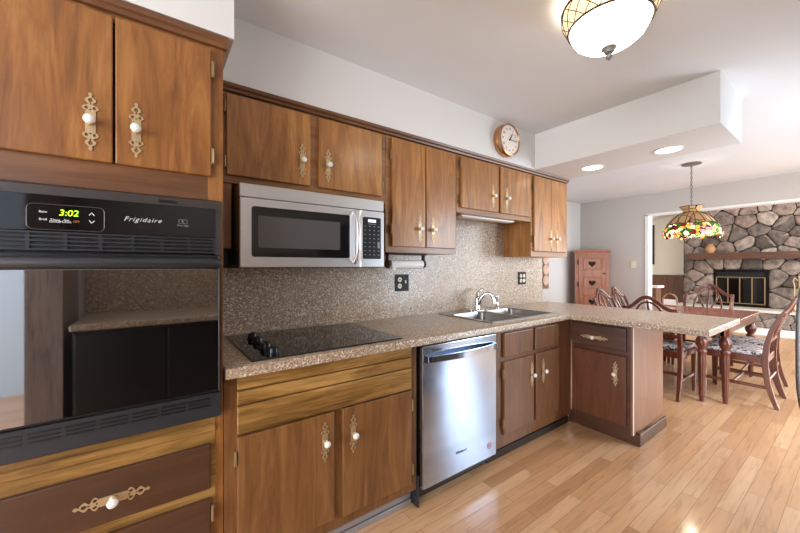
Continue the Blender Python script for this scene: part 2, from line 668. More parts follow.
# ------------------------------------------------------------------ the setting
ZC, ZS = 2.452, 2.142
struct('floor', B(-3.6, 13, -4.4, 2.6, -.1, 0), M['floor'])
bm = new()
box(bm, -3.6, 6.36, -4.4, 1.3, ZC, ZC + .1)
struct('ceiling', bm, M['ceiling'])
bm = new()
box(bm, -3.6, 3.13, .031, .15, 0, ZC)
box(bm, 3.0, 3.13, .15, 1.153, 0, ZC)
struct('wall_kitchen', bm, M['wall'])
struct('wall_dining_side', B(3.0, 6.36, 1.153, 1.28, 0, ZC), M['wall'])
bm = new()
box(bm, 6.23, 6.36, .118, 1.153, 0, ZC)
box(bm, 6.23, 6.36, -4.4, .118, 2.12, ZC)
struct('wall_far', bm, M['wall_grey'])
# white casing of the opening into the living room
bm = new()
box(bm, 6.215, 6.375, .068, .118, 0, 2.12, .004)
box(bm, 6.215, 6.375, -4.4, .118, 2.10, 2.132, .004)
struct('trim_1', bm, M['trim'])
# soffits
bm = new()
box(bm, .034, 3.077, -.287, .031, ZS, ZC)
box(bm, -3.6, .034, -.624, .031, ZS, ZC)
struct('soffit_kitchen', bm, M['wall'])
struct('soffit_peninsula', B(2.509, 3.077, -1.4966, -.287, ZS, ZC), M['wall'])
# opposite side of the kitchen, behind the camera (mirrored by the oven glass)
bm = new()
box(bm, -.70, 3.2, -3.0, -2.88, 0, ZC)
box(bm, 3.2, 3.94, -3.0, -2.88, 2.2, ZC)
box(bm, 3.94, 4.5, -3.0, -2.88, 0, ZC)
box(bm, 4.5, 5.9, -3.0, -2.88, 2.2, ZC)
box(bm, 4.5, 5.9, -3.0, -2.88, 0, .45)
box(bm, 5.9, 6.36, -3.0, -2.88, 0, ZC)
struct('wall_opposite', bm, M['wall'])
struct('wall_hall', B(-3.6, -.69, -4.4, -4.28, 0, ZC), M['daylit_wall'])
bm = B(-.86, -.69, -3.05, -2.32, 0, ZC)
struct('trim_2', bm, M['greywood'])
# living room shell
struct('wall_living', B(11.3, 11.42, -4.4, 2.6, 0, 4.3), M['yellow_wall'])
struct('wall_living_side', B(6.36, 11.42, 2.5, 2.6, 0, 4.3), M['yellow_wall'])
bm = new()
vs = [(6.3, 2.6, 2.35), (11.42, 2.6, 2.35), (11.42, -4.4, 3.98), (6.3, -4.4, 3.98)]
lo = [bm.verts.new(v) for v in vs]
hi = [bm.verts.new((x, y, z + .1)) for x, y, z in vs]
bm.faces.new(lo)
bm.faces.new(hi)
for i in range(4):
    bm.faces.new((lo[i], lo[(i + 1) % 4], hi[(i + 1) % 4], hi[i]))
bmesh.ops.recalc_face_normals(bm, faces=bm.faces)
struct('ceiling_living', bm, M['ceiling'])
bm = new()
box(bm, 11.27, 11.30, -4.4, 2.5, 0, 1.02)
for i in range(45):
    yy = 2.46 - i * .15
    box(bm, 11.262, 11.272, yy - .143, yy, .1, 1.0)
box(bm, 11.25, 11.30, -4.4, 2.5, 1.01, 1.05, .004)
struct('trim_3', bm, M['wainscot'])

# ------------------------------------------------------------------ cabinet hardware


def plate_outline(L=.178, W=.040):
    hw = [(-1, .02), (-.975, .18), (-.93, .26), (-.89, .16), (-.86, .14), (-.82, .36), (-.76, .62), (-.70, .66), (-.65, .42), (-.62, .26), (-.58, .34), (-.53, .78), (-.46, 1.0), (-.40, .80), (-.365, .50), (-.345, .62), (-.2, .62)]
    hw = hw + [(-t, w) for t, w in reversed(hw)]
    right = [(w * W / 2, t * L / 2) for t, w in hw]
    left = [(-w * W / 2, t * L / 2) for t, w in reversed(hw)]
    return right + left


def pierced(L, W):
    """piercings of the plate: (centre across, centre along, radius across, radius along)."""
    out = []
    for sg in (-1, 1):
        for s2 in (-1, 1):
            out.append((s2 * W * .24, sg * .465 * L / 2, W * .11, W * .13))
        out.append((0, sg * .735 * L / 2, W * .14, W * .17))
        out.append((0, sg * .62 * L / 2, W * .05, W * .10))
        out.append((0, sg * .415 * L / 2, W * .07, W * .06))
    return out


def plate(bm, outline, holes, plane, d0, d1):
    t = bmesh.new()

    def co(a, b, d):
        return {'xz': (a, d, b), 'yz': (d, a, b)}[plane]
    es = []
    for pts in [outline] + [[(cx + rx * math.cos(2 * PI * i / 10), cy + ry * math.sin(2 * PI * i / 10)) for i in range(10)] for cx, cy, rx, ry in holes]:
        v = [t.verts.new(co(a, b, d0)) for a, b in pts]
        es += [t.edges.new((v[i], v[(i + 1) % len(v)])) for i in range(len(v))]
    bmesh.ops.triangle_fill(t, use_beauty=True, use_dissolve=False, edges=es)
    ret = bmesh.ops.extrude_face_region(t, geom=list(t.faces))
    dv = Vector(co(0, 0, d1)) - Vector(co(0, 0, d0))
    for v in [g for g in ret['geom'] if isinstance(g, bmesh.types.BMVert)]:
        v.co += dv
    bmesh.ops.recalc_face_normals(t, faces=t.faces)
    merge(bm, t)


KNOB = [(.0, .004), (.011, .004), (.011, .008), (.006, .011), (.006, .02), (.010, .022)]
BALL = [(.009, .021), (.0138, .0245), (.015, .029), (.013, .0345), (.0072, .038), (0, .039)]


def hardware(door, face, pos, horiz=False, L=.178, W=.040):
    """ornate pierced plate and porcelain knob on a door or drawer front; face '-y' or '-x'."""
    x, y, z = pos
    out = plate_outline(L, W)
    hol = pierced(L, W)
    bm = new()
    if horiz:
        out = [(b, a) for a, b in out]
        hol = [(b, a, rb, ra) for a, b, ra, rb in hol]
    if face == '-y':
        plate(bm, [(a + x, b + z) for a, b in out], [(a + x, b + z, c, d) for a, b, c, d in hol], 'xz', y + .001, y - .003)
    else:
        plate(bm, [(a + y, b + z) for a, b in out], [(a + y, b + z, c, d) for a, b, c, d in hol], 'yz', x + .001, x - .003)
    ax = face
    lathe(bm, KNOB, (x, y, z), ax, 16)
    obj('handle_plate', bm, M['brass'], door, smooth=40, label='ornate brass plate')
    bm = new()
    lathe(bm, BALL, (x, y, z), ax, 18)
    obj('knob', bm, M['porcelain'], door, smooth=60, label='white porcelain knob')


def hinge(door, x, y, z, h=.058):
    bm = new()
    box(bm, x - .006, x + .004, y - .004, y + .008, z - h / 2, z + h / 2, .001)
    cyl(bm, (x, y - .004, z - h * .42), (x, y - .004, z + h * .42), .0038, n=8)
    obj('hinge', bm, M['brass_dark'], door, label='small aged brass hinge')


def door(parent, mat, x0, x1, z0, z1, yf, knob=None, hinges=None, th=.019, name='door', horiz=False):
    d = obj(name, B(x0, x1, yf, yf + th, z0, z1, .004, 2), mat, parent)
    if knob:
        hardware(d, '-y', (knob[0], yf, knob[1]), horiz)
    if hinges is not None:
        for z in (z0 + (z1 - z0) * .16, z1 - (z1 - z0) * .16):
            hinge(d, hinges, yf + .002, z)
    return d


def frame(bm, xs, zs, yb, yf):
    """face frame: stiles at xs pairs, rails at zs pairs (x range overall)."""
    X0, X1 = xs[0][0], xs[-1][1]
    Z0, Z1 = zs[0][0], zs[-1][1]
    for a, b in xs:
        box(bm, a, b, yf, yb, Z0, Z1, .001)
    for a, b in zs:
        box(bm, X0 + .001, X1 - .001, yf + .0006, yb, a, b, .001)


# ------------------------------------------------------------------ tall oven cabinet
TX0, TX1 = -.63, 0.0
t = thing('oven_cabinet', 'tall wooden oven cabinet at left with doors above and a drawer below', 'cabinet', (-.315, -.3, 0))
bm = new()
box(bm, TX0, TX0 + .018, -.585, .026, .0, ZS - .004)
box(bm, TX1 - .018, TX1, -.585, .026, .0, ZS - .004)
box(bm, TX0, TX1, .012, .026, .0, ZS - .004)
box(bm, TX0 + .018, TX1 - .018, -.58, .012, 1.53, 1.55)
box(bm, TX0 + .018, TX1 - .018, -.58, .012, .70, .72)
obj('body', bm, M['tall'], t)
bm = new()
for a, b in ((TX0, TX0 + .03), (TX1 - .05, TX1)):
    box(bm, a, b, -.60, -.585, .0, ZS - .03, .001)
box(bm, TX0 + .03, TX1 - .026, -.5995, -.585, 2.07, ZS - .03, .001)
box(bm, TX0 + .03, TX1 - .026, -.5995, -.585, .08, .10, .001)
obj('face_frame', bm, M['tall'], t)
obj('upper_rail', B(TX0 + .03, TX1 - .026, -.5995, -.585, 1.518, 1.63, .001), M['cornice'], t, label='dark brown rail above the oven')
obj('lower_rail', B(TX0 + .03, TX1 - .026, -.602, -.585, .40, .755, .001), M['base_h'], t, label='light streaky rail below the oven')
obj('ledge', B(TX0 + .03, TX1 - .026, -.609, -.602, .687, .716, .003), M['base_h'], t)
bm = new()
prism(bm, [(-.596, 2.098), (-.612, 2.101), (-.615, 2.114), (-.622, 2.119), (-.624, 2.138), (-.596, 2.138)], 'yz', TX0, TX1 + .012)
obj('crown_moulding', bm, M['cornice'], t)
door(t, M['tall'], TX0 + .012, -.315, 1.618, 2.083, -.618, (-.367, 1.735))
door(t, M['tall'], -.309, -.041, 1.618, 2.083, -.618, (-.256, 1.734), hinges=-.034)
d = door(t, M['drawer_dark'], TX0 + .012, -.043, .484, .645, -.618, name='drawer')
hardware(d, '-y', (-.314, -.618, .557), True, L=.188, W=.042)
door(t, M['drawer_dark'], TX0 + .012, -.043, .10, .447, -.618, hinges=-.036)

# ------------------------------------------------------------------ wall oven
OX0, OX1 = -.605, -.011
w = thing('wall_oven', 'black built-in wall oven with green clock display and mirror-like glass door', 'oven', (-.315, -.4, .755))
obj('body', B(OX0 + .02, OX1 - .02, -.60, -.06, .765, 1.51), M['dark_plastic'], w)
bm = new()
# bronze-grey surround: sloping top lip, right and left edges
prism(bm, [(-.600, 1.535), (-.634, 1.523), (-.634, 1.497), (-.600, 1.497)], 'yz', OX0, OX1)
box(bm, OX1 - .02, OX1, -.636, -.600, 1.333, 1.497, .001)
box(bm, OX0, OX0 + .02, -.636, -.600, 1.333, 1.497, .001)
obj('surround', bm, M['oven_trim'], w)
bm = new()
box(bm, -.20, -.145, -.638, -.63, 1.505, 1.514, .002)
obj('latch_slot', bm, M['black_plastic'], w)
cp = obj('control_panel', B(OX0 + .02, OX1 - .021, -.638, -.60, 1.393, 1.497, .001), M['black_glass'], w)
bm = new()
x0, x1, z0, z1, r = -.498, -.333, 1.397, 1.470, .014
pts = []
for cx, cz, a0 in ((x1 - r, z1 - r, 0), (x0 + r, z1 - r, 90), (x0 + r, z0 + r, 180), (x1 - r, z0 + r, 270)):
    for k in range(6):
        a = math.radians(a0 + k * 18)
        pts.append((cx + r * math.cos(a), -.639, cz + r * math.sin(a)))
tube(bm, pts + [pts[0], pts[1]], .0013, 6)
obj('display_bezel', bm, M['oven_trim'], cp)
bm = new()
put_text(bm, '3:02', .025, (-.413, -.6385, 1.447), shear=.15)
obj('clock_digits', bm, M['green_led'], cp, label='green glowing digits reading 3:02')
bm = new()
for s, x, z in (('Bake', -.466, 1.4475), ('Broil', -.466, 1.426), ('Timer', -.441, 1.4255), ('On/Off', -.441, 1.4205), ('Set', -.417, 1.4265), ('Clock', -.417, 1.4215)):
    bm = new()
    put_text(bm, s, .0085, (x, -.6385, z))
    obj('panel_lettering', bm, M['white_print'], cp)
for zz, sg in ((1.449, 1), (1.426, -1)):
    bm = new()
    tube(bm, [(-.368, -.6388, zz - .004 * sg), (-.362, -.6388, zz + .004 * sg), (-.356, -.6388, zz - .004 * sg)], .0011, 5)
    obj('arrow_button', bm, M['white_print'], cp)
bm = new()
put_text(bm, 'OFF', .0085, (-.396, -.6385, 1.4235))
obj('off_lettering', bm, M['orange_print'], cp)
bm = new()
put_text(bm, 'Frigidaire', .0205, (-.239, -.6385, 1.4415), shear=.4, spacing=1.22)
obj('brand_lettering', bm, M['silver'], cp)
bm = new()
for a, b, c, dd in ((-.1415, -.1165, 1.4505, 1.4513), (-.1415, -.1165, 1.4375, 1.4383), (-.1415, -.1407, 1.4375, 1.4513), (-.1173, -.1165, 1.4375, 1.4513)):
    box(bm, a, b, -.6388, -.638, c, dd)
put_text(bm, 'Oven Light', .0075, (-.129, -.6385, 1.431))
tube(bm, [(-.132, -.6388, 1.448), (-.129, -.6388, 1.444), (-.126, -.6388, 1.442)], .0012, 5)
obj('light_button', bm, M['grey_print'], cp)
# vent grille
bm = new()
box(bm, OX0 + .02, OX1 - .021, -.628, -.60, 1.336, 1.393)
vg = obj('vent_grille', bm, M['black_plastic'], w)
bm = new()
for z in (1.340, 1.3525, 1.365, 1.3775, 1.389):
    box(bm, OX0 + .02, OX1 - .021, -.638, -.628, z - .0028, z + .0028, .001)
for i in range(8):
    x = OX0 + .03 + i * .0775
    box(bm, x - .004, x + .004, -.637, -.628, 1.337, 1.392)
obj('slats', bm, M['dark_plastic'], vg)
# door
dr = obj('door', B(OX0, OX1, -.645, -.602, .842, 1.330, .003), M['black_plastic'], w)
obj('glass', B(OX0 + .005, OX1 - .012, -.650, -.645, .850, 1.282, .001), M['mirror_glass'], dr, label='mirror-like dark glass')
bm = new()
box(bm, OX1 - .011, OX1 - .006, -.651, -.645, .845, 1.328, .001)
obj('edge_strip', bm, M['oven_trim'], dr)
bm = new()
tube(bm, [(OX0 + .012, -.648, 1.302), (OX0 + .02, -.680, 1.302), (OX0 + .05, -.690, 1.302), (OX1 - .05, -.690, 1.302), (OX1 - .022, -.680, 1.302), (OX1 - .014, -.648, 1.302)], .0165, 12)
obj('handle', bm, M['dark_plastic'], dr, smooth=50, label='dark round handle bar')
# lower vent trim
lv = obj('lower_trim', B(OX0, OX1, -.632, -.602, .746, .836, .003), M['dark_plastic'], w)
bm = new()
for k in range(7):
    xa = OX0 + .03 + k * .077
    for z in (.790, .802, .814):
        box(bm, xa, xa + .066, -.6335, -.630, z, z + .006)
obj('vent_slots', bm, M['black_plastic'], lv)

# ------------------------------------------------------------------ upper cabinets
UY = -.265
YF = -.285


def upper(label, x0, x1, z0, xs, doors, loc):
    c = thing('wall_cabinet', label, 'cabinet', loc, 'wooden cabinets hung under the soffit')
    bm = new()
    box(bm, x0 + .001, x1 - .001, UY + .018, .029, z0, 2.104, .001)
    obj('body', bm, M['up'], c)
    bm = new()
    frame(bm, xs, [(z0, z0 + .045), (2.082, 2.104)], UY + .018, UY)
    obj('face_frame', bm, M['up_h'], c)
    for a in doors:
        door(c, M['up'], *a[:4], YF, a[4], a[5])
    return c


c = upper('two-door wooden wall cabinet directly above the steel microwave', .002, .945, 1.682, [(.002, .07), (.455, .515), (.90, .945)],
          [(.060, .461, 1.716, 2.093, (.416, 1.841), .054), (.506, .911, 1.716, 2.093, (.560, 1.841), .918)], (.47, -.12, 1.682))
obj('filler_panel', B(.002, .086, -.250, -.232, 1.375, 1.682, .001), M['up'], c, label='wood filler strip left of the microwave')
upper('tall two-door wooden wall cabinet above the paper towel roll', .947, 1.558, 1.378, [(.947, .995), (1.515, 1.558)],
      [(.985, 1.254, 1.416, 2.093, (1.204, 1.536), .979), (1.262, 1.533, 1.416, 2.093, (1.319, 1.536), None)], (1.25, -.12, 1.378))
upper('short two-door wooden wall cabinet above the sink faucet', 1.560, 2.477, 1.682, [(1.560, 1.61), (2.01, 2.06), (2.44, 2.477)],
      [(1.597, 2.016, 1.720, 2.093, (1.944, 1.841), 1.591), (2.046, 2.454, 1.720, 2.093, (2.117, 1.841), None)], (2.02, -.12, 1.682))
upper('narrow two-door wooden wall cabinet at the dining end, its side panel showing', 2.479, 3.088, 1.378, [(2.479, 2.52), (3.05, 3.088)],
      [(2.511, 2.777, 1.425, 2.093, (2.768, 1.542), 2.505), (2.783, 3.052, 1.425, 2.093, (2.872, 1.545), None)], (2.78, -.12, 1.378))
bm = new()
prism(bm, [(-.262, 2.106), (-.278, 2.108), (-.281, 2.119), (-.292, 2.124), (-.296, 2.139), (-.262, 2.139)], 'yz', .002, 3.092)
prism(bm, [(-.255, 2.106), (-.255, 2.139), (.029, 2.139), (.029, 2.106)], 'yz', 3.072, 3.088)
o = obj('cornice', bm, M['cornice'])
tag(o, 'long wooden cornice moulding along the tops of the wall cabinets', 'moulding')

# under-cabinet light
u = thing('cabinet_light', 'slim white light bar under the short cabinet above the sink', 'light', (1.98, -.19, 1.66))
obj('housing', B(1.66, 2.30, -.225, -.15, 1.669, 1.681, .003), M['trim'], u)
obj('lens', B(1.68, 2.28, -.215, -.16, 1.665, 1.669, .001), M['ivory'], u)

# ------------------------------------------------------------------ microwave
mx0, mx1, my, mz0, mz1 = .094, .852, -.393, 1.282, 1.662
m = thing('microwave', 'stainless over-the-range microwave with black keypad under the wall cabinets', 'microwave', (.473, -.18, 1.282))
obj('body', B(mx0, mx1, my + .022, .0205, mz0 + .012, mz1, .002), M['black_plastic'], m)
obj('underside', B(mx0 + .01, mx1 - .01, my + .03, .02, mz0, mz0 + .012), M['dark_plastic'], m)
obj('top_grille', B(mx0, mx1, my, my + .022, 1.602, mz1, .003), M['steel'], m)
d = obj('door', B(mx0, .697, my - .006, my + .02, mz0 + .004, 1.598, .004, 2), M['steel'], m)


def rrect(x0, x1, z0, z1, r, k=5):
    p = []
    for cx, cz, a0 in ((x1 - r, z1 - r, 0), (x0 + r, z1 - r, 90), (x0 + r, z0 + r, 180), (x1 - r, z0 + r, 270)):
        for i in range(k):
            a = math.radians(a0 + i * 90 / (k - 1))
            p.append((cx + r * math.cos(a), cz + r * math.sin(a)))
    return p


bm = new()
prism(bm, rrect(.143, .632, 1.334, 1.562, .012), 'xz', my, my - .0085, .001)
obj('window', bm, M['mw_glass'], d, label='black window')
obj('window_screen', prism(new(), rrect(.170, .575, 1.376, 1.520, .008), 'xz', my - .0082, my - .0092), M['mw_screen'], d)
bm = new()
tube(bm, [(.662, my - .006, 1.310), (.662, my - .028, 1.330), (.662, my - .042, 1.38), (.662, my - .046, 1.446), (.662, my - .042, 1.512), (.662, my - .028, 1.562), (.662, my - .006, 1.582)], [.011, .012, .0135, .014, .0135, .012, .011], 12)
obj('handle', bm, M['steel'], d, smooth=60, label='bowed steel handle')
bm = new()
lathe(bm, [(0, .0), (.0085, 0), (.0085, .001), (0, .001)], (.147, my - .006, 1.3175), '-y', 18)
put_text(bm, 'LG', .021, (.173, my - .0065, 1.3175))
obj('brand_lettering', bm, M['white_print'], d)
k = obj('control_column', B(.699, mx1, my - .004, my + .02, mz0 + .004, 1.598, .003), M['steel'], m)
kp = obj('keypad', prism(new(), rrect(.714, .828, 1.332, 1.562, .006), 'xz', my - .003, my - .006), M['black_plastic'], k)
obj('display', B(.745, .795, my - .0072, my - .0058, 1.535, 1.550), M['lcd'], k, label='small lit display')
bm = new()
for r_ in range(8):
    for c_ in range(4):
        if c_ == 3 and r_ in (4, 5):
            continue
        x = .727 + c_ * .0285
        z = 1.512 - r_ * .0225
        box(bm, x - .005, x + .005, my - .0068, my - .0058, z - .0022, z + .0022)
box(bm, .745, .795, my - .0068, my - .0058, 1.5235, 1.5265)
obj('button_print', bm, M['grey_print'], k)
obj('start_button', B(.806, .820, my - .0072, my - .0058, 1.392, 1.428, .001), M['grey_print'], k)
obj('side_bracket', B(.012, .090, -.14, -.12, 1.282, 1.372, .002), M['black_plastic'], m)

# ------------------------------------------------------------------ backsplash, worktop
o = obj('backsplash', B(.002, 3.128, .022, .0305, .916, 1.70), M['speckle'])
tag(o, 'speckled tan laminate backsplash on the wall between counter and cabinets', 'backsplash')

SX0, SX1, SY0, SY1 = 1.615, 2.385, -.545, -.075
bm = new()
CH = .038
outer = [(.002, .021), (.002, -.645), (2.4239, -.645), (2.4239, -1.4665), (3.2187, -1.4665), (3.2187, .021)]
inner = [(SX0, SY0), (SX1, SY0), (SX1, SY1), (SX0, SY1)]


def loop(pts, z):
    v = [bm.verts.new((x, y, z)) for x, y in pts]
    return v, [bm.edges.new((v[i], v[(i + 1) % len(v)])) for i in range(len(v))]


vo, eo = loop(outer, .914)
vi, ei = loop(inner, .914)
bmesh.ops.triangle_fill(bm, use_beauty=True, use_dissolve=False, edges=eo + ei)
top = list(bm.faces)
ret = bmesh.ops.extrude_face_region(bm, geom=top)
for v in [g for g in ret['geom'] if isinstance(g, bmesh.types.BMVert)]:
    v.co.z -= CH
bmesh.ops.recalc_face_normals(bm, faces=bm.faces)
front = []
for e in bm.edges:
    a, b = e.verts
    if abs(a.co.z - .914) < 1e-5 and abs(b.co.z - .914) < 1e-5:
        mx, myy = (a.co.x + b.co.x) / 2, (a.co.y + b.co.y) / 2
        if len(e.link_faces) == 2 and abs(e.link_faces[0].normal.dot(e.link_faces[1].normal)) < .2 and not (SX0 - .01 < mx < SX1 + .01 and SY0 - .01 < myy < SY1 + .01) and myy < -.0:
            front.append(e)
bmesh.ops.bevel(bm, geom=front, offset=.008, segments=3, affect='EDGES', profile=.5)
o = obj('worktop', bm, M['speckle'], smooth=30)
tag(o, 'L-shaped speckled tan worktop running under the backsplash and out over the peninsula', 'worktop')

# ------------------------------------------------------------------ base cabinets
BY = -.60
BF = -.618
c = thing('base_cabinet', 'wooden base cabinet under the black cooktop with grooved board front', 'cabinet', (.46, -.3, 0), 'wooden base cabinets under the worktop')
obj('body', B(.002, .925, BY + .018, .0, .10, .872, .001), M['base'], c)
bm = new()
frame(bm, [(.002, .052), (.44, .492), (.875, .925)], [(.10, .165), (.63, .66), (.84, .872)], BY + .018, BY)
obj('face_frame', bm, M['base'], c)
bm = new()
for a, b in ((.651, .758), (.763, .815), (.820, .872)):
    box(bm, .046, .880, BF, BY, a, b, .003)
obj('board_front', bm, M['base_h'], c, label='false front of three streaky boards')
door(c, M['base'], .046, .443, .156, .641, BF, (.398, .520), .040)
door(c, M['base'], .486, .880, .150, .643, BF, (.537, .516), .887)
obj('toe_kick', B(.002, .925, -.54, -.525, .0, .10), M['kick'], c)
bm = new()
box(bm, .05, .922, -.560, -.541, .0, .028, .003)
box(bm, .05, .922, -.556, -.541, .034, .062, .003)
obj('toe_strip', bm, M['kick_grey'], c, label='pale grey double strip along the floor')

# sink base
c = thing('base_cabinet', 'wooden base cabinet under the sink with two false drawer fronts', 'cabinet', (2.0, -.3, 0), 'wooden base cabinets under the worktop')
bm = new()
for a in ((1.548, 1.566, BY + .018, .0, .10, .872), (2.50, 2.518, BY + .018, .0, .10, .872), (1.548, 2.518, -.018, .0, .10, .872), (1.548, 2.518, BY + .018, .0, .10, .118)):
    box(bm, *a)
obj('body', bm, M['sinkw'], c)
bm = new()
frame(bm, [(1.548, 1.652), (1.968, 2.020), (2.308, 2.52)], [(.10, .19), (.655, .70), (.845, .872)], BY + .018, BY)
obj('face_frame', bm, M['sinkw'], c)
for x0, x1 in ((1.645, 1.975), (2.004, 2.312)):
    obj('drawer_front', B(x0, x1, BF, BY, .690, .850, .006, 2), M['sinkw'], c)
door(c, M['sinkw'], 1.645, 1.984, .182, .662, BF, (1.953, .526), 1.639)
door(c, M['sinkw'], 2.012, 2.316, .186, .664, BF, (2.096, .528))
obj('toe_kick', B(1.548, 2.58, -.54, -.522, .0, .10), M['kick'], c)
obj('toe_strip', B(1.548, 2.575, -.556, -.541, .0, .05, .004), M['kick'], c)

# peninsula cabinet
PX = 2.54
PF = 2.523
c = thing('peninsula_cabinet', 'dark red-brown peninsula cabinet with one drawer over one door', 'cabinet', (2.83, -.8, 0), 'wooden base cabinets under the worktop')
obj('body', B(PX + .018, 3.127, -1.018, -.600, .10, .872, .001), M['pen'], c)
bm = new()
for a, b in ((-.625, -.600), (-1.034, -.985)):
    box(bm, PX, PX + .018, a, b, .10, .872, .001)
for a, b in ((.10, .15), (.64, .68), (.845, .872)):
    box(bm, PX + .0006, PX + .018, -.985, -.625, a, b, .001)
obj('face_frame', bm, M['pen_h'], c)
d = obj('drawer', B(PF, PF + .018, -.996, -.606, .676, .845, .006, 2), M['pen_h'], c)
hardware(d, '-x', (PF, -.776, .746), True, L=.20, W=.036)
d = obj('door', B(PF, PF + .018, -.996, -.606, .142, .641, .006, 2), M['pen'], c)
hardware(d, '-x', (PF, -.927, .505))
bm = new()
box(bm, PX - .001, 3.127, -1.0355, -1.0185, .085, .873, .002)
obj('end_panel', bm, M['panel'], c, label='plain brown end panel')
bm = new()
box(bm, PX - .004, PX + .010, -1.0375, -1.034, .09, .872, .001)
obj('edge_strip', bm, M['ivory'], c, label='pale edge strip on the corner')
bm = new()
box(bm, 2.5945, 2.612, -1.045, -.545, 0, .10, .003)
box(bm, 2.5945, 3.13, -1.060, -1.040, 0, .085, .004)
box(bm, 2.5945, 2.66, -1.060, -.600, .085, .10)
obj('plinth', bm, M['pen_h'], c)

# ------------------------------------------------------------------ dishwasher
DX0, DX1, DYF = .938, 1.536, -.640
d = thing('dishwasher', 'stainless dishwasher under the worktop between the two wooden base cabinets', 'dishwasher', (1.237, -.3, 0))
obj('body', B(DX0 + .004, DX1 - .004, -.60, -.03, .06, .865), M['black_plastic'], d)
dd = obj('door', B(DX0, DX1, DYF, -.602, .108, .866, .004, 2), M['steel_dw'], d)
bm = new()
P = []
for i in range(13):
    s = i / 12
    P.append((DX0 + .018 + s * (DX1 - DX0 - .036), DYF - .018 - .030 * (1 - (2 * s - 1) ** 2), .798))
sweep(bm, P, .034, .010, (0, 0, 1))
box(bm, P[0][0] - .004, P[0][0] + .008, P[0][1] - .004, DYF + .001, .781, .815, .001)
box(bm, P[-1][0] - .008, P[-1][0] + .004, P[-1][1] - .004, DYF + .001, .781, .815, .001)
obj('handle', bm, M['steel_dw'], dd, smooth=30, label='bowed steel bar handle')
obj('handle_end', B(P[0][0] - .0055, P[0][0] - .0035, P[0][1] - .0055, DYF - .002, .780, .816), M['dark_print'], dd, label='dark left end of the handle')
bm = new()
put_text(bm, 'Whirlpool', .021, (1.222, DYF - .0005, .226), shear=.1)
put_text(bm, 'Whirlpool', .016, (1.035, DYF - .0005, .839), spacing=1.1)
obj('brand_lettering', bm, M['dark_print'], dd)
bm = new()
lathe(bm, [(.019, 0), (.019, .001), (.015, .001), (.015, 0)], (1.468, DYF, .183), '-y', 22)
tube(bm, [(1.460, DYF - .001, .176), (1.468, DYF - .001, .190), (1.476, DYF - .001, .180)], .002, 6)
obj('round_sticker', bm, M['red_print'], dd)
obj('toe_panel', B(DX0 + .01, DX1 - .01, -.545, -.53, 0, .06, .002), M['kick'], d)
bm = new()
box(bm, .927, .9365, -.61, -.50, .0, .17, .003)
obj('foot_bracket', bm, M['dark_print'], d)

# ------------------------------------------------------------------ cooktop
k = thing('cooktop', 'black glass cooktop set in the worktop with knobs along its left side', 'cooktop', (.46, -.32, .914))
obj('glass', B(.098, .832, -.60, -.032, .9145, .922, .002), M['cooktop'], k)
for (x, y) in ((.196, -.175), (.196, -.285), (.196, -.435), (.196, -.545)):
    bm = new()
    lathe(bm, [(0, .9222), (.027, .9222), (.027, .928), (.0235, .930), (.0215, .948), (.018, .951), (0, .951)], (x, y, 0), 'z', 22)
    box(bm, x - .004, x + .004, y - .022, y + .022, .949, .956, .002)
    obj('knob', bm, M['black_plastic'], k, smooth=35)
bm = new()
for cx, cy, r in ((.38, -.17, .075), (.40, -.44, .10), (.66, -.17, .10), (.66, -.45, .075)):
    lathe(bm, [(r, .9221), (r, .9224), (r - .003, .9224), (r - .003, .9221)], (cx, cy, 0), 'z', 40)
obj('burner_rings', bm, M['dark_plastic'], k)

# ------------------------------------------------------------------ sink and faucet
s = thing('sink', 'stainless double-bowl drop-in sink in the worktop beside the peninsula', 'sink', (2.0, -.3, .914))
bm = new()
ox0, ox1, oy0, oy1 = 1.598, 2.402, -.562, -.030
b1 = (1.632, 1.985, -.530, -.125)
b2 = (2.015, 2.368, -.530, -.125)
za, zb = .9145, .9195
for a in ((ox0, ox1, oy0, b1[2]), (ox0, ox1, b1[3], oy1), (ox0, b1[0], b1[2], b1[3]), (b1[1], b2[0], b1[2], b1[3]), (b2[1], ox1, b1[2], b1[3])):
    box(bm, a[0], a[1], a[2], a[3], za, zb, .0008)
obj('rim', bm, M['steel_sink'], s)
for (a0, a1, c0, c1) in (b1, b2):
    bm = new()
    rings = []
    for ins, z, r in ((0, .9185, .05), (.004, .905, .05), (.012, .79, .05), (.03, .752, .045), (.08, .744, .03)):
        pts = rrect(a0 + ins, a1 - ins, c0 + ins, c1 - ins, r)
        rings.append([bm.verts.new((x, y, z)) for x, y in pts])
    for A, Bq in zip(rings, rings[1:]):
        n = len(A)
        for i in range(n):
            bm.faces.new((A[i], A[(i + 1) % n], Bq[(i + 1) % n], Bq[i]))
    bm.faces.new(rings[-1])
    bmesh.ops.recalc_face_normals(bm, faces=bm.faces)
    for f in bm.faces:
        f.normal_flip()
    bw = obj('bowl', bm, M['steel_sink'], s, smooth=50)
    cx, cy = (a0 + a1) / 2, (c0 + c1) / 2
    obj('drain', lathe(new(), [(0, .7445), (.03, .7445), (.042, .748), (.042, .745)], (cx, cy, 0), 'z', 20), M['chrome'], bw)
f = thing('faucet', 'chrome single-lever faucet on the back rim of the sink', 'faucet', (2.0, -.075, .9195))
obj('base', prism(new(), rrect(1.90, 2.12, -.108, -.045, .03), 'xy', .9197, .930, .003), M['chrome'], f, smooth=40)
bm = new()
lathe(bm, [(.026, .930), (.024, .945), (.021, .99), (.023, 1.02), (.016, 1.035), (0, 1.04)], (2.0, -.075, 0), 'z', 20)
obj('body', bm, M['chrome'], f, smooth=50)
bm = new()
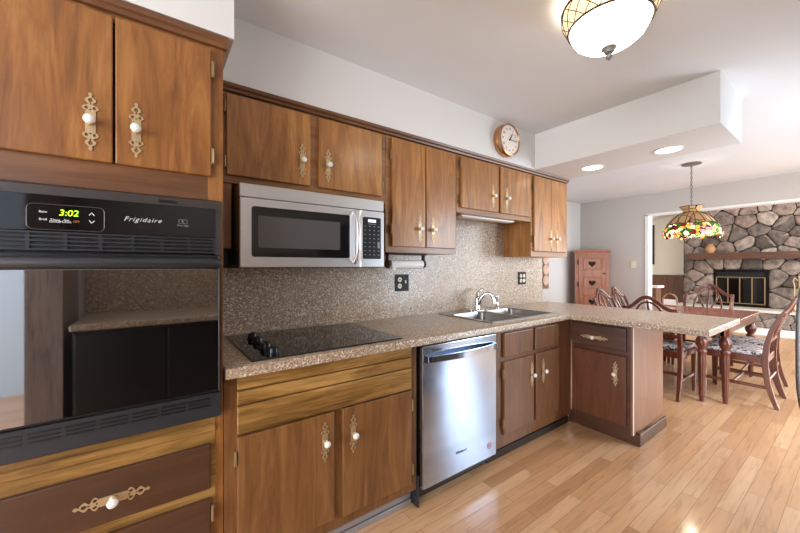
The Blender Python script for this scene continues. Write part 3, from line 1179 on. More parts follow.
tube(bm, [(2.0, -.085, .97), (2.008, -.105, 1.025), (2.025, -.13, 1.058), (2.042, -.16, 1.066), (2.054, -.185, 1.052), (2.06, -.197, 1.022), (2.062, -.20, .985)], [.016, .015, .014, .013, .013, .014, .015], 12)
obj('spout', bm, M['chrome'], f, smooth=60)
bm = new()
tube(bm, [(2.0, -.075, 1.03), (2.02, -.06, 1.06), (2.06, -.05, 1.085), (2.11, -.045, 1.092)], [.014, .012, .010, .009], 10)
obj('lever', bm, M['chrome'], f, smooth=60)
bm = new()
lathe(bm, [(.021, .9198), (.021, .925), (.012, .935), (.011, .99), (.016, 1.01), (.014, 1.03), (0, 1.034)], (2.26, -.075, 0), 'z', 16)
o = obj('sprayer', bm, M['chrome'], smooth=50)
tag(o, 'short chrome sink sprayer standing right of the faucet', 'sprayer')

# ------------------------------------------------------------------ outlets, switch


def outlet(label, x, z, two):
    t = thing('outlet', label, 'outlet', (x, .0215, z))
    y = .0215
    obj('plate', B(x - .062, x + .062, y - .006, y, z - .062, z + .062, .002), M['plate_black'], t)
    for zz in (z - .024, z + .024):
        bm = new()
        lathe(bm, [(0, .0062), (.0185, .0062), (.0185, .009), (.017, .010), (0, .010)], (x - .024, y, zz), '-y', 18)
        r = obj('receptacle', bm, M['ivory'], t)
        obj('slots', B(x - .031, x - .017, y - .0108, y - .0098, zz - .003, zz + .003), M['plate_black'], r)
    if two:
        for zz in (z - .024, z + .024):
            bm = new()
            lathe(bm, [(0, .0062), (.0185, .0062), (.0185, .009), (.017, .010), (0, .010)], (x + .026, y, zz), '-y', 18)
            obj('receptacle', bm, M['ivory'], t)
    else:
        bm = new()
        prism(bm, [(x + .020, z - .004), (x + .032, z - .004), (x + .030, z + .016), (x + .022, z + .018)], 'xz', y - .006, y - .016)
        obj('toggle', bm, M['ivory'], t)


outlet('black outlet plate with a toggle switch under the paper towel roll', 1.281, 1.169, False)
outlet('small black outlet plate right of the faucet, nearer the dining end', 2.766, 1.172, True)
t = thing('light_switch', 'ivory light switch on the grey wall left of the living room opening', 'switch', (6.23, .284, 1.325))
obj('plate', B(6.222, 6.2295, .246, .322, 1.265, 1.385, .002), M['ivory'], t)
obj('toggle', B(6.212, 6.222, .278, .290, 1.315, 1.338, .002), M['trim'], t)

# ------------------------------------------------------------------ paper towels
t = thing('paper_towel_holder', 'dark wooden paper towel holder mounted under the tall wall cabinet', 'holder', (1.16, -.18, 1.378))
obj('mount', B(1.005, 1.325, -.215, -.165, 1.366, 1.3775, .002), M['kick'], t)
for x in (1.012, 1.312):
    bm = new()
    box(bm, x - .006, x + .006, -.205, -.175, 1.30, 1.368, .003)
    lathe(bm, [(0, -.008), (.026, -.008), (.030, 0), (.026, .008), (0, .008)], (x, -.19, 1.306), '-x', 20)
    obj('arm', bm, M['mantel'] if x < 1.1 else M['kick'], t)
bm = new()
cyl(bm, (1.03, -.19, 1.303), (1.296, -.19, 1.303), .030, n=26)
prism(bm, [(-.219, 1.295), (-.2165, 1.295), (-.2175, 1.268), (-.220, 1.268)], 'yz', 1.032, 1.06)
o = obj('paper_towel_roll', bm, M['paper'], smooth=40)
tag(o, 'white paper towel roll held under the tall wall cabinet', 'paper towel')

# ------------------------------------------------------------------ wall clock
k = thing('wall_clock', 'round copper-rimmed wall clock on the white soffit', 'clock', (2.07, -.287, 2.293))
cx, cy, cz = 2.07, -.2875, 2.293
bm = new()
lathe(bm, [(0, 0), (.126, 0), (.128, .028), (.122, .034), (.122, .046), (.128, .05), (.127, .064), (.116, .067), (.113, .058), (0, .058)], (cx, cy, cz), '-y', 48)
obj('case', bm, M['copper'], k, smooth=35)
bm = new()
lathe(bm, [(0, .0585), (.1125, .0585), (.1125, .0595), (0, .0595)], (cx, cy, cz), '-y', 48)
obj('dial', bm, M['dial'], k)
bm = new()
for h in range(1, 13):
    a = PI / 2 - h * PI / 6
    put_text(bm, str(h), .026, (cx + .085 * math.cos(a), cy - .060, cz + .085 * math.sin(a)))
obj('numerals', bm, M['bronze'], k)
bm = new()
for ang, L, wd in ((58, .055, .006), (0, .078, .0045)):
    a = math.radians(ang)
    tube(bm, [(cx - .012 * math.cos(a), cy - .0625, cz - .012 * math.sin(a)), (cx + L * math.cos(a), cy - .0625, cz + L * math.sin(a))], wd / 2, 6)
lathe(bm, [(0, .059), (.006, .059), (.006, .066), (0, .066)], (cx, cy, cz), '-y', 12)
obj('hands', bm, M['plate_black'], k)

# ------------------------------------------------------------------ ceiling lamp
lx, ly = 1.372, -1.362
K = .885
l = thing('ceiling_lamp', 'frosted glass bowl ceiling lamp with a lattice band, near the camera', 'lamp', (lx, ly, ZC))
obj('canopy', lathe(new(), [(0, ZC - .0005), (.15, ZC - .0005), (.155, ZC - .02), (.12, ZC - .03), (0, ZC - .03)], (lx, ly, 0)), M['bronze'], l, smooth=40)
bm = new()
lathe(bm, [(r * K, z) for r, z in ((.196, 2.412), (.205, 2.405), (.205, 2.372), (.176, 2.322), (.172, 2.322), (.200, 2.374), (.200, 2.404), (.196, 2.412))], (lx, ly, 0), n=40)
band = obj('glass_band', bm, M['band_glass'], l, smooth=40)
bm = new()
for r, z, q in ((.206 * K, 2.406, .005), (.178 * K, 2.321, .0045)):
    pts = [(lx + r * math.cos(a), ly + r * math.sin(a), z) for a in [2 * PI * i / 48 for i in range(50)]]
    tube(bm, pts, q, 8)
for i in range(18):
    for sg in (1, -1):
        pts = []
        for q in range(7):
            f_ = q / 6
            a = 2 * PI * (i + sg * f_ * 1.5) / 18
            z = 2.404 - f_ * .082
            r = K * (.207 if z > 2.372 else .178 + (z - 2.322) / .05 * .029)
            pts.append((lx + (r + .001) * math.cos(a), ly + (r + .001) * math.sin(a), z))
        tube(bm, pts, .0016, 5, cap=False)
obj('lattice', bm, M['bronze'], l, smooth=60, label='dark bronze lattice')
bm = new()
lathe(bm, [(r * K, z) for r, z in ((.172, 2.324), (.166, 2.303), (.148, 2.274), (.118, 2.252), (.078, 2.239), (.035, 2.233), (0, 2.232))], (lx, ly, 0), n=40)
obj('bowl', bm, M['bowl_glass'], l, smooth=70, label='glowing white bowl')
bm = new()
lathe(bm, [(0, 2.234), (.026, 2.232), (.030, 2.224), (.020, 2.214), (.018, 2.206), (.008, 2.202), (.006, 2.198), (.013, 2.193), (.012, 2.185), (.004, 2.176), (0, 2.172)], (lx, ly, 0), n=20)
obj('finial', bm, M['pewter'], l, smooth=50, label='pewter finial')

# ------------------------------------------------------------------ recessed lights in the peninsula soffit
for (x, y, lb) in ((2.85, -.612, 'recessed round ceiling light in the soffit beside the wall cabinets'), (2.83, -1.154, 'recessed round ceiling light nearer the free end of the soffit')):
    t = thing('recessed_light', lb, 'light', (x, y, ZS), 'recessed lights in the soffit')
    obj('trim_ring', lathe(new(), [(.088, -.0005), (.090, -.004), (.078, -.007), (.074, -.004), (.074, -.0005)], (x, y, ZS), n=36), M['trim'], t, smooth=40)
    obj('lens', lathe(new(), [(0, -.001), (.0745, -.001), (.0745, -.003), (0, -.004)], (x, y, ZS), n=32), M['can'], t, label='glowing lens')
    d_ = bpy.data.lights.new('recessed_spot', 'SPOT')
    d_.energy = 9
    d_.spot_size = 2.3
    d_.spot_blend = .8
    d_.shadow_soft_size = .06
    d_.color = (1, .93, .84)
    so = bpy.data.objects.new('recessed_spot', d_)
    COL.objects.link(so)
    so.location = (x, y, ZS - .02)

# ------------------------------------------------------------------ pendant lamp
px, py = 4.715, -.832
p = thing('pendant_lamp', 'stained glass pendant lamp on a chain above the dining table', 'lamp', (px, py, ZC))
obj('canopy', lathe(new(), [(0, ZC - .0005), (.085, ZC - .0005), (.088, ZC - .012), (.05, ZC - .022), (.014, ZC - .026), (.01, ZC - .04), (0, ZC - .04)], (px, py, 0), n=30), M['pewter'], p, smooth=40)
bm = new()
nl = 17
zt, zb_ = ZC - .036, 1.955
for i in range(nl):
    zc = zt - (i + .5) * (zt - zb_) / nl
    h = (zt - zb_) / nl * .66
    pts = []
    for q in range(13):
        a = 2 * PI * q / 12
        u_, v_ = .009 * math.cos(a), h * math.sin(a)
        pts.append((px + (u_ if i % 2 else 0), py + (0 if i % 2 else u_), zc + v_))
    tube(bm, pts, .0024, 5, cap=False)
tube(bm, [(px + .006, py, zt), (px - .004, py + .006, 2.2), (px + .005, py - .004, zb_)], .002, 5)
obj('chain', bm, M['pewter'], p, smooth=60)
bm = new()
lathe(bm, [(r * .775, z) for r, z in ((.132, 1.966), (.083, 1.902), (.087, 1.902), (.135, 1.966))], (px, py, 0), n=36)
for i in range(12):
    a = 2 * PI * i / 12
    tube(bm, [(px + .103 * math.cos(a), py + .103 * math.sin(a), 1.966), (px + .067 * math.cos(a), py + .067 * math.sin(a), 1.902)], .003, 5)
obj('crown', bm, M['tiff_up'], p, smooth=40, label='flared amber glass crown')
bm = new()
lathe(bm, [(r * .775, z) for r, z in ((.085, 1.903), (.12, 1.892), (.18, 1.862), (.24, 1.815), (.285, 1.765), (.281, 1.763), (.237, 1.811), (.178, 1.857), (.118, 1.887), (.083, 1.899))], (px, py, 0), n=44)
sh = obj('shade', bm, M['tiff_up'], p, smooth=50, label='amber upper shade')
bm = new()
for i in range(16):
    a = 2 * PI * i / 16
    tube(bm, [(px + r * .775 * math.cos(a), py + r * .775 * math.sin(a), z) for r, z in ((.086, 1.905), (.121, 1.894), (.182, 1.864), (.242, 1.817), (.287, 1.766))], .003, 5)
for r, z in ((.134, 1.967), (.085, 1.903), (.287, 1.766)):
    tube(bm, [(px + r * .775 * math.cos(2 * PI * i / 40), py + r * .775 * math.sin(2 * PI * i / 40), z) for i in range(42)], .004, 6)
obj('lead_lines', bm, M['bronze'], sh)
bm = new()
n = 60
R = [[], [], [], []]
for i in range(n):
    a = 2 * PI * i / n
    wob = .014 * math.sin(a * 9) + .008 * math.sin(a * 17 + 1)
    for k_, (r, z) in enumerate(((.285, 1.765), (.325, 1.715), (.345, 1.665), (.338, 1.625 + wob))):
        R[k_].append(bm.verts.new((px + r * .775 * math.cos(a), py + r * .775 * math.sin(a), z)))
for A, Bq in zip(R, R[1:]):
    for i in range(n):
        bm.faces.new((A[i], A[(i + 1) % n], Bq[(i + 1) % n], Bq[i]))
bmesh.ops.solidify(bm, geom=list(bm.faces), thickness=.004)
obj('flower_band', bm, M['tiff_low'], p, smooth=50, label='bright band of green, white and red glass flowers')
bm = new()
lathe(bm, [(0, 1.86), (.026, 1.85), (.03, 1.83), (.02, 1.805), (0, 1.80)], (px, py, 0), n=16)
obj('bulb', bm, M['bulb'], p, smooth=60)
obj('socket', cyl(new(), (px, py, 1.79), (px, py, 1.96), .018), M['bronze'], p)
point('pendant_light', (px, py, 1.755), 9, (1, .9, .74), .04)

# ------------------------------------------------------------------ dining table
TZ = .765
tx0, tx1, ty0, ty1 = 3.94, 5.50, -1.265, -.31
t = thing('dining_table', 'dark red mahogany dining table behind the peninsula', 'table', (4.72, -.79, 0))
obj('table_top', B(tx0, tx1, ty0, ty1, TZ - .028, TZ, .008, 2), M['dining_top'], t)
bm = new()
box(bm, tx0 + .05, tx1 - .05, ty0 + .03, ty0 + .052, TZ - .115, TZ - .028)
box(bm, tx0 + .05, tx1 - .05, ty1 - .052, ty1 - .03, TZ - .115, TZ - .028)
box(bm, tx0 + .05, tx0 + .072, ty0 + .03, ty1 - .03, TZ - .115, TZ - .028)
box(bm, tx1 - .072, tx1 - .05, ty0 + .03, ty1 - .03, TZ - .115, TZ - .028)
obj('apron', bm, M['dining'], t)
LEG = [(.0, .0), (.016, .0), (.018, .02), (.022, .05), (.027, .07), (.022, .088), (.024, .10), (.033, .44), (.030, .46), (.040, .475), (.040, .49), (.028, .505), (.046, .54), (.050, .57), (.042, .60), (.026, .625), (.034, .64), (.036, .65)]
for x, y in ((4.134, -1.222), (4.03, -1.075), (5.43, -1.20), (4.03, -.375), (5.43, -.375)):
    bm = new()
    lathe(bm, LEG, (x, y, 0), n=18)
    box(bm, x - .034, x + .034, y - .034, y + .034, .648, TZ - .029, .003)
    obj('leg', bm, M['dining'], t, smooth=45)

# ------------------------------------------------------------------ chairs
SH = .475


def make_chair(name, label):
    """dining chair at the origin facing +y (back at -y)."""
    c = thing(name, label, 'chair', (0, 0, 0), 'mahogany dining chairs around the table')
    W = .225
    for s in (-1, 1):
        x = s * W
        bm = new()
        P = [(x, -.30, 0), (x, -.268, .10), (x, -.240, .22), (x, -.226, .36), (x, -.224, .46), (x, -.236, .58), (x, -.262, .70), (x, -.30, .80), (x, -.335, .872)]
        sweep(bm, P, [.03, .032, .035, .037, .038, .036, .034, .032, .032], [.03, .034, .038, .042, .044, .038, .032, .028, .026])
        obj('rear_leg', bm, M['dining'], c)
        bm = new()
        sweep(bm, [(x, .20, 0), (x, .20, .25), (x, .20, .455)], [.028, .036, .042], [.028, .036, .042])
        obj('front_leg', bm, M['dining'], c)
    bm = new()
    box(bm, -W + .01, W - .01, .185, .21, .395, .458, .003)
    box(bm, -W + .01, W - .01, -.235, -.21, .395, .458, .003)
    for s in (-1, 1):
        box(bm, s * W - .013, s * W + .013, -.22, .20, .395, .458, .003)
    obj('seat_rail', bm, M['dining'], c)
    bm = new()
    box(bm, -W - .002, W + .002, -.20, .222, .455, .49, .012, 3)
    g = bmesh.ops.subdivide_edges(bm, edges=list(bm.edges), cuts=3, use_grid_fill=True)
    for v in bm.verts:
        if v.co.z > .48:
            v.co.z += .022 * max(0, 1 - (v.co.x / W) ** 2) * max(0, 1 - ((v.co.y - .01) / .21) ** 2)
    obj('seat', bm, M['fabric'], c, smooth=60, label='floral upholstered seat')
    bm = new()
    for s in (-1, 1):
        box(bm, s * W - .009, s * W + .009, -.25, .195, .165, .195, .003)
    box(bm, -W, W, -.02, 0, .17, .192, .003)
    box(bm, -W, W, -.248, -.228, .235, .26, .003)
    obj('stretcher', bm, M['dining'], c)

    def yb(z):
        return -.236 - (z - .58) * .335 if z < .80 else -.310 - (z - .80) * .42

    # camel-back top rail with square ears
    bm = new()
    P = []
    for i in range(25):
        u_ = -1 + 2 * i / 24
        a = abs(u_)
        z = .862 + .122 * (.5 + .5 * math.cos(min(1, a / .86) * PI))
        P.append((u_ * .234, yb(z), z))
    sweep(bm, P, .026, [.040 if abs(-1 + 2 * i / 24) > .9 else .034 for i in range(25)], (0, 1, 0))
    obj('top_rail', bm, M['dining'], c)
    bm = new()
    P = []
    for i in range(17):
        a = PI * i / 16
        z = .70 + .235 * math.sin(a)
        P.append((.135 * math.cos(a), yb(z), z))
    P = [(.135, yb(.62), .62)] + P + [(-.135, yb(.62), .62)]
    sweep(bm, P, .018, .018, (0, 1, 0))
    obj('back_arch', bm, M['dining'], c)
    bm = new()
    box(bm, -W, W, yb(.60) - .011, yb(.60) + .011, .59, .625, .003)
    obj('lower_rail', bm, M['dining'], c)
    for xt, zt_ in ((-.105, .86), (0, .955), (.105, .86)):
        bm = new()
        sweep(bm, [(xt * .12, yb(.61), .61), (xt * .35, yb(.70), .70), (xt * .8, yb(.80), .80), (xt, yb(zt_), zt_)], .016, [.014, .02, .022, .014], (0, 1, 0))
        obj('spoke', bm, M['dining'], c)
    return c


def copy_thing(src, label, loc, rotz, scale=1.0):
    r = src.copy()
    COL.objects.link(r)
    r.location = loc
    r.rotation_euler = (0, 0, rotz)
    r.scale = (scale,) * 3
    r['label'] = label
    for ch in src.children:
        q = ch.copy()
        COL.objects.link(q)
        q.parent = r
        for g in ch.children:
            h = g.copy()
            COL.objects.link(h)
            h.parent = q
    return r


ch0 = make_chair('dining_chair', 'arch-backed mahogany dining chair with its back toward the peninsula')
for lb, loc, rz, sc in (
        ('mahogany dining chair at the far end of the table, in front of the fireplace', (5.54, -.73, 0), PI / 2, 1.05),
        ('mahogany dining chair seen side-on at right, nearer of the two', (4.545, -1.23, 0), 0.0, 1.0),
        ('mahogany dining chair behind the side-on one, farther of the two at right', (5.05, -1.20, 0), 0.03, 1.0),
        ('glossy dining chair left of the table in front of the heart cupboard', (4.60, -.27, 0), PI - .07, 1.0),
        ('glossy dining chair right of the heart cupboard against the grey wall', (5.14, -.245, 0), PI + .03, 1.0)):
    copy_thing(ch0, lb, loc, rz, sc)
ch0.location = (4.13, -.72, 0)
ch0.rotation_euler = (0, 0, -PI / 2)

# napkin holder on the table
t = thing('napkin_holder', 'small arched tan napkin holder on the far edge of the dining table', 'napkin holder', (5.34, -.46, TZ))
bm = new()
box(bm, 5.31, 5.37, -.54, -.38, TZ + .0005, TZ + .012, .003)
obj('base', bm, M['wicker'], t)
for x in (5.318, 5.362):
    bm = new()
    P = [(x, -.535, TZ + .012)] + [(x, -.46 - .075 * math.cos(PI * i / 14), TZ + .075 + .085 * math.sin(PI * i / 14)) for i in range(15)] + [(x, -.385, TZ + .012)]
    tube(bm, P, .0042, 8)
    obj('arch', bm, M['wicker'], t, smooth=60)
o = obj('napkins', B(5.328, 5.352, -.53, -.39, TZ + .0125, TZ + .085, .002), M['napkin'])
tag(o, 'short stack of white paper napkins standing in the tan holder', 'napkins')

# ------------------------------------------------------------------ heart cupboard in the dining corner
hx, hy0, hy1, hz = 5.80, .555, 1.085, 1.57
c = thing('heart_cupboard', 'tall pink pine cupboard with heart cut-outs in the dining corner', 'cupboard', (5.95, .82, 0), rotz=.42)
obj('body', B(hx + .02, 6.10, hy0 + .01, hy1 - .01, .0, hz - .03, .002), M['pine'], c)
bm = new()
box(bm, hx - .015, 6.105, hy0 - .02, hy1 + .02, hz - .03, hz, .006, 2)
box(bm, hx, 6.105, hy0 - .008, hy1 + .008, hz - .05, hz - .03, .004)
obj('cornice', bm, M['pine'], c)
bm = new()
box(bm, hx, hx + .02, hy0 + .01, hy0 + .055, .0, hz - .05, .002)
box(bm, hx, hx + .02, hy1 - .07, hy1 - .01, .0, hz - .05, .002)
box(bm, hx, hx + .02, hy0 + .055, hy1 - .07, hz - .09, hz - .05, .002)
box(bm, hx, hx + .02, hy0 + .055, hy1 - .07, .0, .10, .002)
obj('face_frame', bm, M['pine'], c)
d = obj('door', B(hx + .004, hx + .02, hy0 + .058, hy1 - .073, .103, hz - .093, .002), M['pine'], c)
pan = [(1.222, 1.442), (.902, 1.112), (.580, .792), (.255, .470)]
bm = new()
ya, yb_ = hy0 + .058, hy1 - .073
for a, b in ((ya, ya + .05), (yb_ - .05, yb_)):
    box(bm, hx - .008, hx + .004, a, b, .103, hz - .093, .002)
zz = [.103] + [q for pr_ in reversed(pan) for q in pr_] + [hz - .093]
for i in range(0, len(zz), 2):
    box(bm, hx - .008, hx + .004, ya + .05, yb_ - .05, zz[i], zz[i + 1], .002)
obj('door_frame', bm, M['pine'], d)
for z0, z1 in pan:
    obj('door_panel', B(hx - .004, hx + .0045, ya + .068, yb_ - .068, z0 + .018, z1 - .018, .006), M['pine'], d)
    bm = new()
    cyy, czz = (ya + yb_) / 2, (z0 + z1) / 2
    out = []
    for i in range(28):
        a = 2 * PI * i / 28
        out.append((cyy + .0036 * 16 * math.sin(a) ** 3 * .95, czz + .0036 * (13 * math.cos(a) - 5 * math.cos(2 * a) - 2 * math.cos(3 * a) - math.cos(4 * a))))
    prism(bm, out, 'yz', hx - .0035, hx - .0048)
    obj('heart_cutout', bm, M['dark_hole'], d, label='dark heart-shaped cut-out')
for z in (1.36, .98, .40):
    obj('hinge', B(hx - .012, hx, yb_ + .002, yb_ + .022, z - .04, z + .04, .002), M['bronze'], d)
obj('knob', lathe(new(), [(0, 0), (.008, 0), (.007, .012), (.014, .02), (.01, .028), (0, .03)], (hx - .006, ya + .02, 1.17), '-x', 14), M['bronze'], d, smooth=50)

# ------------------------------------------------------------------ plate rack on the dining wall
t = thing('plate_rack', 'brown board with round plates hanging on the white wall past the backsplash', 'plate rack', (5.03, 1.152, 1.18))
obj('board', B(4.93, 5.13, 1.128, 1.152, .92, 1.50, .004), M['rackwood'], t)
for z in (1.40, 1.235, 1.06):
    bm = new()
    lathe(bm, [(0, 0), (.05, .002), (.082, .012), (.084, .014), (.05, .006), (0, .005)], (5.02, 1.127, z), '-y', 24)
    q = obj('plate', bm, M['green_wall_cup'], t, smooth=40)

# ------------------------------------------------------------------ living room: fireplace
FX = 10.6
fp = thing('fireplace', 'rough field-stone fireplace wall with a wood mantel in the living room', 'fireplace', (FX + .1, -1.2, 0))
Y0, Y1, Z0, Z1 = -2.2, .745, .0, 3.45
fb = (-.72, .165, .38, 1.21)
bm = new()
box(bm, FX + .02, 11.24, Y0, fb[0], Z0, Z1)
box(bm, FX + .02, 11.24, fb[1], Y1, Z0, Z1)
box(bm, FX + .02, 11.24, fb[0], fb[1], fb[3], Z1)
box(bm, FX + .02, 11.24, fb[0], fb[1], Z0, fb[2])
box(bm, FX + .35, 11.24, fb[0], fb[1], fb[2], fb[3])
obj('chimney_breast', bm, M['mortar'], fp)


def clip(poly, mid, nrm):
    out = []
    for i in range(len(poly)):
        a, b = poly[i], poly[(i + 1) % len(poly)]
        da = (a[0] - mid[0]) * nrm[0] + (a[1] - mid[1]) * nrm[1]
        db = (b[0] - mid[0]) * nrm[0] + (b[1] - mid[1]) * nrm[1]
        if da <= 0:
            out.append(a)
        if da * db < 0:
            k_ = da / (da - db)
            out.append((a[0] + (b[0] - a[0]) * k_, a[1] + (b[1] - a[1]) * k_))
    return out


def stones(bm, Y0, Y1, Z0, Z1, face, size, skip=None, plane='yz', seed=3, depth=.06):
    rnd = random.Random(seed)
    seeds = []
    tries = 0
    while tries < 6000:
        tries += 1
        q = (rnd.uniform(Y0 + .03, Y1 - .03), rnd.uniform(Z0 + .03, Z1 - .03))
        if skip and skip[0] - .12 < q[0] < skip[1] + .12 and skip[2] - .12 < q[1] < skip[3] + .12:
            continue
        mn = size * rnd.uniform(.62, 1.25)
        if all((q[0] - s_[0]) ** 2 + (q[1] - s_[1]) ** 2 * 1.5 > mn * mn for s_ in seeds):
            seeds.append(q)
    for i, q in enumerate(seeds):
        poly = [(Y0, Z0), (Y1, Z0), (Y1, Z1), (Y0, Z1)]
        for j, s_ in enumerate(seeds):
            if j != i and (abs(q[0] - s_[0]) + abs(q[1] - s_[1])) < size * 5:
                poly = clip(poly, ((q[0] + s_[0]) / 2, (q[1] + s_[1]) / 2), (s_[0] - q[0], s_[1] - q[1]))
                if len(poly) < 3:
                    break
        if len(poly) < 3:
            continue
        if skip and min(a for a, b in poly) < skip[1] and max(a for a, b in poly) > skip[0] and min(b for a, b in poly) < skip[3] and max(b for a, b in poly) > skip[2]:
            # cut back to the nearest side of the firebox opening
            best, ba = [], 0
            for mid, nr in (((skip[0], 0), (1, 0)), ((skip[1], 0), (-1, 0)), ((0, skip[3]), (0, -1)), ((0, skip[2]), (0, 1))):
                pc = clip(poly, mid, nr)
                ar = abs(sum(pc[k][0] * pc[(k + 1) % len(pc)][1] - pc[(k + 1) % len(pc)][0] * pc[k][1] for k in range(len(pc)))) if len(pc) > 2 else 0
                if ar > ba:
                    best, ba = pc, ar
            poly = best
        if len(poly) < 3:
            continue
        cy_ = sum(a for a, b in poly) / len(poly)
        cz_ = sum(b for a, b in poly) / len(poly)
        # round the corners and roughen the outline
        pts = []
        for a in range(len(poly)):
            A, Bq = poly[a], poly[(a + 1) % len(poly)]
            for f_ in (.16, .5, .84):
                pts.append((A[0] + (Bq[0] - A[0]) * f_ + rnd.uniform(-1, 1) * size * .012, A[1] + (Bq[1] - A[1]) * f_ + rnd.uniform(-1, 1) * size * .012))
        hgt = depth * rnd.uniform(.65, 1.15)
        tx_, tz_ = rnd.uniform(-.12, .12), rnd.uniform(-.12, .12)
        rings = []
        for ins, d_ in ((.007, 0), (.010, hgt * .55), (.05, hgt * .95)):
            ring = []
            for (a, b) in pts:
                r_ = math.hypot(a - cy_, b - cz_)
                k_ = max(.35, 1 - ins * (size / .4) / max(r_, .05))
                yy, zz_ = cy_ + (a - cy_) * k_, cz_ + (b - cz_) * k_
                dd_ = d_ + (tx_ * (yy - cy_) + tz_ * (zz_ - cz_) + rnd.uniform(-.006, .006) if d_ else 0)
                ring.append(bm.verts.new((face - dd_, yy, zz_) if plane == 'yz' else (yy, face - dd_, zz_)))
            rings.append(ring)
        n_ = len(pts)
        for A, Bq in zip(rings, rings[1:]):
            for a in range(n_):
                bm.faces.new((A[a], A[(a + 1) % n_], Bq[(a + 1) % n_], Bq[a]))
        cen = bm.verts.new((face - hgt * 1.08, cy_, cz_) if plane == 'yz' else (cy_, face - hgt * 1.08, cz_))
        for a in range(n_):
            bm.faces.new((rings[-1][a], rings[-1][(a + 1) % n_], cen))
    bmesh.ops.recalc_face_normals(bm, faces=bm.faces)


bm = new()
stones(bm, Y0, Y1, .37, Z1, FX + .021, .35, skip=fb)
obj('stone_facing', bm, M['stone'], fp, smooth=35)
obj('mantel', B(FX - .24, FX + .02, Y0, .66, 1.455, 1.60, .008, 2), M['mantel'], fp)
# firebox with glass doors
fr = obj('firebox', B(FX - .035, FX + .06, fb[0], fb[1], fb[2] + .003, fb[3], .004), M['firebox'], fp, label='black firebox front')
bm = new()
gy0, gy1, gz0, gz1 = fb[0] + .05, fb[1] - .05, fb[2] + .07, fb[3] - .17
for i in range(5):
    y = gy0 + (gy1 - gy0) * i / 4
    box(bm, FX - .047, FX - .034, y - .011, y + .011, gz0, gz1, .002)
for z in (gz0, gz1):
    box(bm, FX - .047, FX - .034, gy0 - .011, gy1 + .011, z - .010, z + .010, .002)
obj('door_frame', bm, M['brass_dark'], fr, label='brass frame of four glass doors')
for i in range(4):
    ya = gy0 + (gy1 - gy0) * i / 4 + .012
    obj('glass_pane', B(FX - .041, FX - .036, ya, ya + (gy1 - gy0) / 4 - .024, gz0 + .010, gz1 - .010), M['black_glass'], fr)
bm = new()
for i in range(3):
    box(bm, FX - .038, FX - .034, gy0, gy1, fb[3] - .135 + i * .03, fb[3] - .125 + i * .03)
obj('vent_louvre', bm, M['dark_plastic'], fr)
bm = new()
box(bm, 9.98, FX + .015, Y0, Y1 + .05, .325, .375, .006)
obj('hearth_slab', bm, M['slab'], fp, label='pale hearth slab')
obj('hearth_base', B(10.05, FX + .015, Y0, Y1, .0, .325), M['mortar'], fp)
bm = new()
stones(bm, Y0, Y1, .0, .325, 10.051, .30, seed=9, depth=.03)
obj('hearth_stones', bm, M['stone'], fp, smooth=35)
o = obj('pale_floor_slab', B(9.0, 10.0, Y0, Y1, .0005, .012, .003), M['pale_floor_slab'])  # thin white slab laid on the floor before the hearth
o['kind'] = 'structure'

# vase-like ornament standing on the mantel
bm = new()
lathe(bm, [(0, 1.601), (.06, 1.601), (.075, 1.63), (.10, 1.69), (.08, 1.76), (.045, 1.79), (.055, 1.81), (.045, 1.81), (.03, 1.79), (0, 1.785)], (FX - .165, .20, 0), n=20)
o = obj('mantel_vase', bm, M['wicker'], smooth=50)
tag(o, 'small tan vase standing on the left of the fireplace mantel', 'vase')

# fireplace tools at the right
t = thing('fireplace_tools', 'brass fireplace tool stand on the hearth at the right edge', 'fireplace tools', (10.3, -1.20, .375))
tx, ty = 10.3, -1.18
obj('stand', lathe(new(), [(0, .376), (.10, .376), (.10, .39), (.02, .41), (.012, .44), (.012, 1.05), (.02, 1.08), (0, 1.11)], (tx, ty, 0), n=18), M['brass'], t, smooth=50)
for a, nm in ((0, 'poker'), (2.1, 'brush'), (4.2, 'shovel')):
    bm = new()
    dx, dy = .07 * math.cos(a), .07 * math.sin(a)
    tube(bm, [(tx + dx, ty + dy, .43), (tx + dx, ty + dy, .9), (tx + dx * 1.3, ty + dy * 1.3, .99), (tx + dx, ty + dy, 1.06), (tx + dx * .3, ty + dy * .3, 1.0)], .011, 8)
    if nm == 'brush':
        lathe(bm, [(.03, .40), (.035, .50), (.012, .53)], (tx + dx, ty + dy, 0), n=12)
    if nm == 'shovel':
        box(bm, tx + dx - .04, tx + dx + .04, ty + dy - .012, ty + dy + .004, .395, .52, .004)
    obj(nm, bm, M['brass'], t, smooth=50)

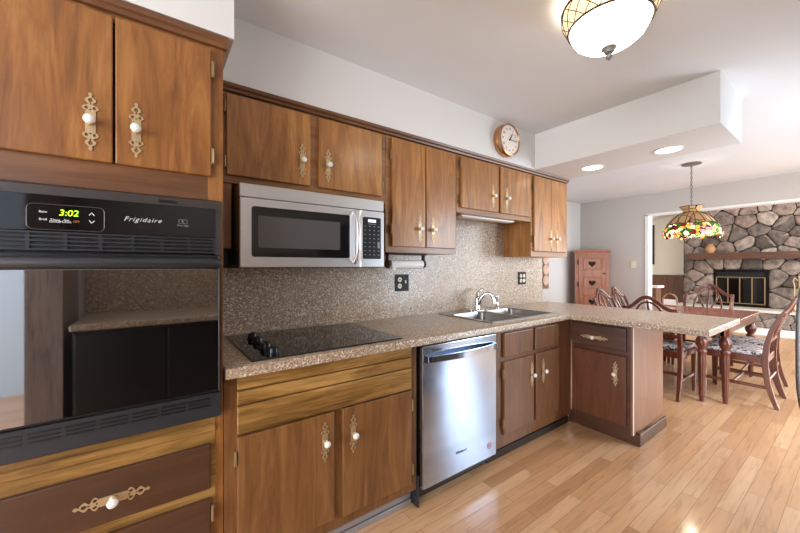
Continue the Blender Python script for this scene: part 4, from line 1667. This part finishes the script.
# white-topped stand by the opening
t = thing('side_stand', 'white-topped wooden stand just through the living room opening', 'stand', (7.1, .35, 0))
obj('top', B(6.95, 7.25, .16, .60, .905, .945, .008, 2), M['trim'], t)
obj('cabinet_box', B(6.98, 7.22, .20, .58, .06, .905, .003), M['wainscot'], t)
for x in (7.0, 7.2):
    for y in (.22, .56):
        obj('foot', B(x - .018, x + .018, y - .018, y + .018, 0, .06, .002), M['wainscot'], t)

# dark wood strip hanging on the cream wall
bm = B(11.27, 11.298, 1.575, 1.635, 1.34, 2.46, .004)
o = obj('wall_hanging', bm, M['kick'])
tag(o, 'narrow dark wooden strip hanging on the cream wall beside the opening', 'wall hanging')

# ------------------------------------------------------------------ behind the camera: what the oven glass mirrors
c = thing('opposite_cabinet', 'dark cabinet run behind the camera, mirrored black in the oven door', 'cabinet', (.3, -2.6, 0))
obj('body', B(-.64, 1.38, -2.86, -2.29, .0, .872, .002), M['black_plastic'], c)
for i in range(4):
    obj('door', B(-.63 + i * .5, -.63 + i * .5 + .488, -2.29, -2.272, .12, .85, .004), M['black_plastic'], c)
o = obj('opposite_worktop', B(-.65, 1.40, -2.876, -2.245, .8735, .914, .006), M['speckle'])
tag(o, 'speckled worktop behind the camera, mirrored in the oven door', 'worktop')
o = obj('opposite_backsplash', B(-.65, 1.40, -2.878, -2.868, .9145, 1.45), M['speckle'])
tag(o, 'speckled backsplash behind the camera, mirrored in the oven door', 'backsplash')
f = thing('refrigerator', 'grey steel refrigerator whose bowed handle shows at the right edge', 'refrigerator', (1.9, -2.4, 0))
obj('body', B(1.45, 2.35, -2.84, -2.03, .02, 1.76, .006), M['dark_plastic'], f)
for a, b, hxx in ((1.452, 1.897, 1.862), (1.903, 2.348, 1.938)):
    d = obj('door', B(a, b, -2.028, -1.955, .06, 1.76, .012, 3), M['fridge'], f, smooth=40)
    bm = new()
    P = []
    for i in range(15):
        s_ = i / 14
        P.append((hxx, -1.957 - 0 + .098 * (1 - (2 * s_ - 1) ** 4) ** .8 if 0 < i < 14 else -1.957, .58 + .78 * s_))
    sweep(bm, P, .035, .030, (1, 0, 0))
    obj('handle', bm, M['fridge'], d, smooth=60, label='long bowed steel handle')
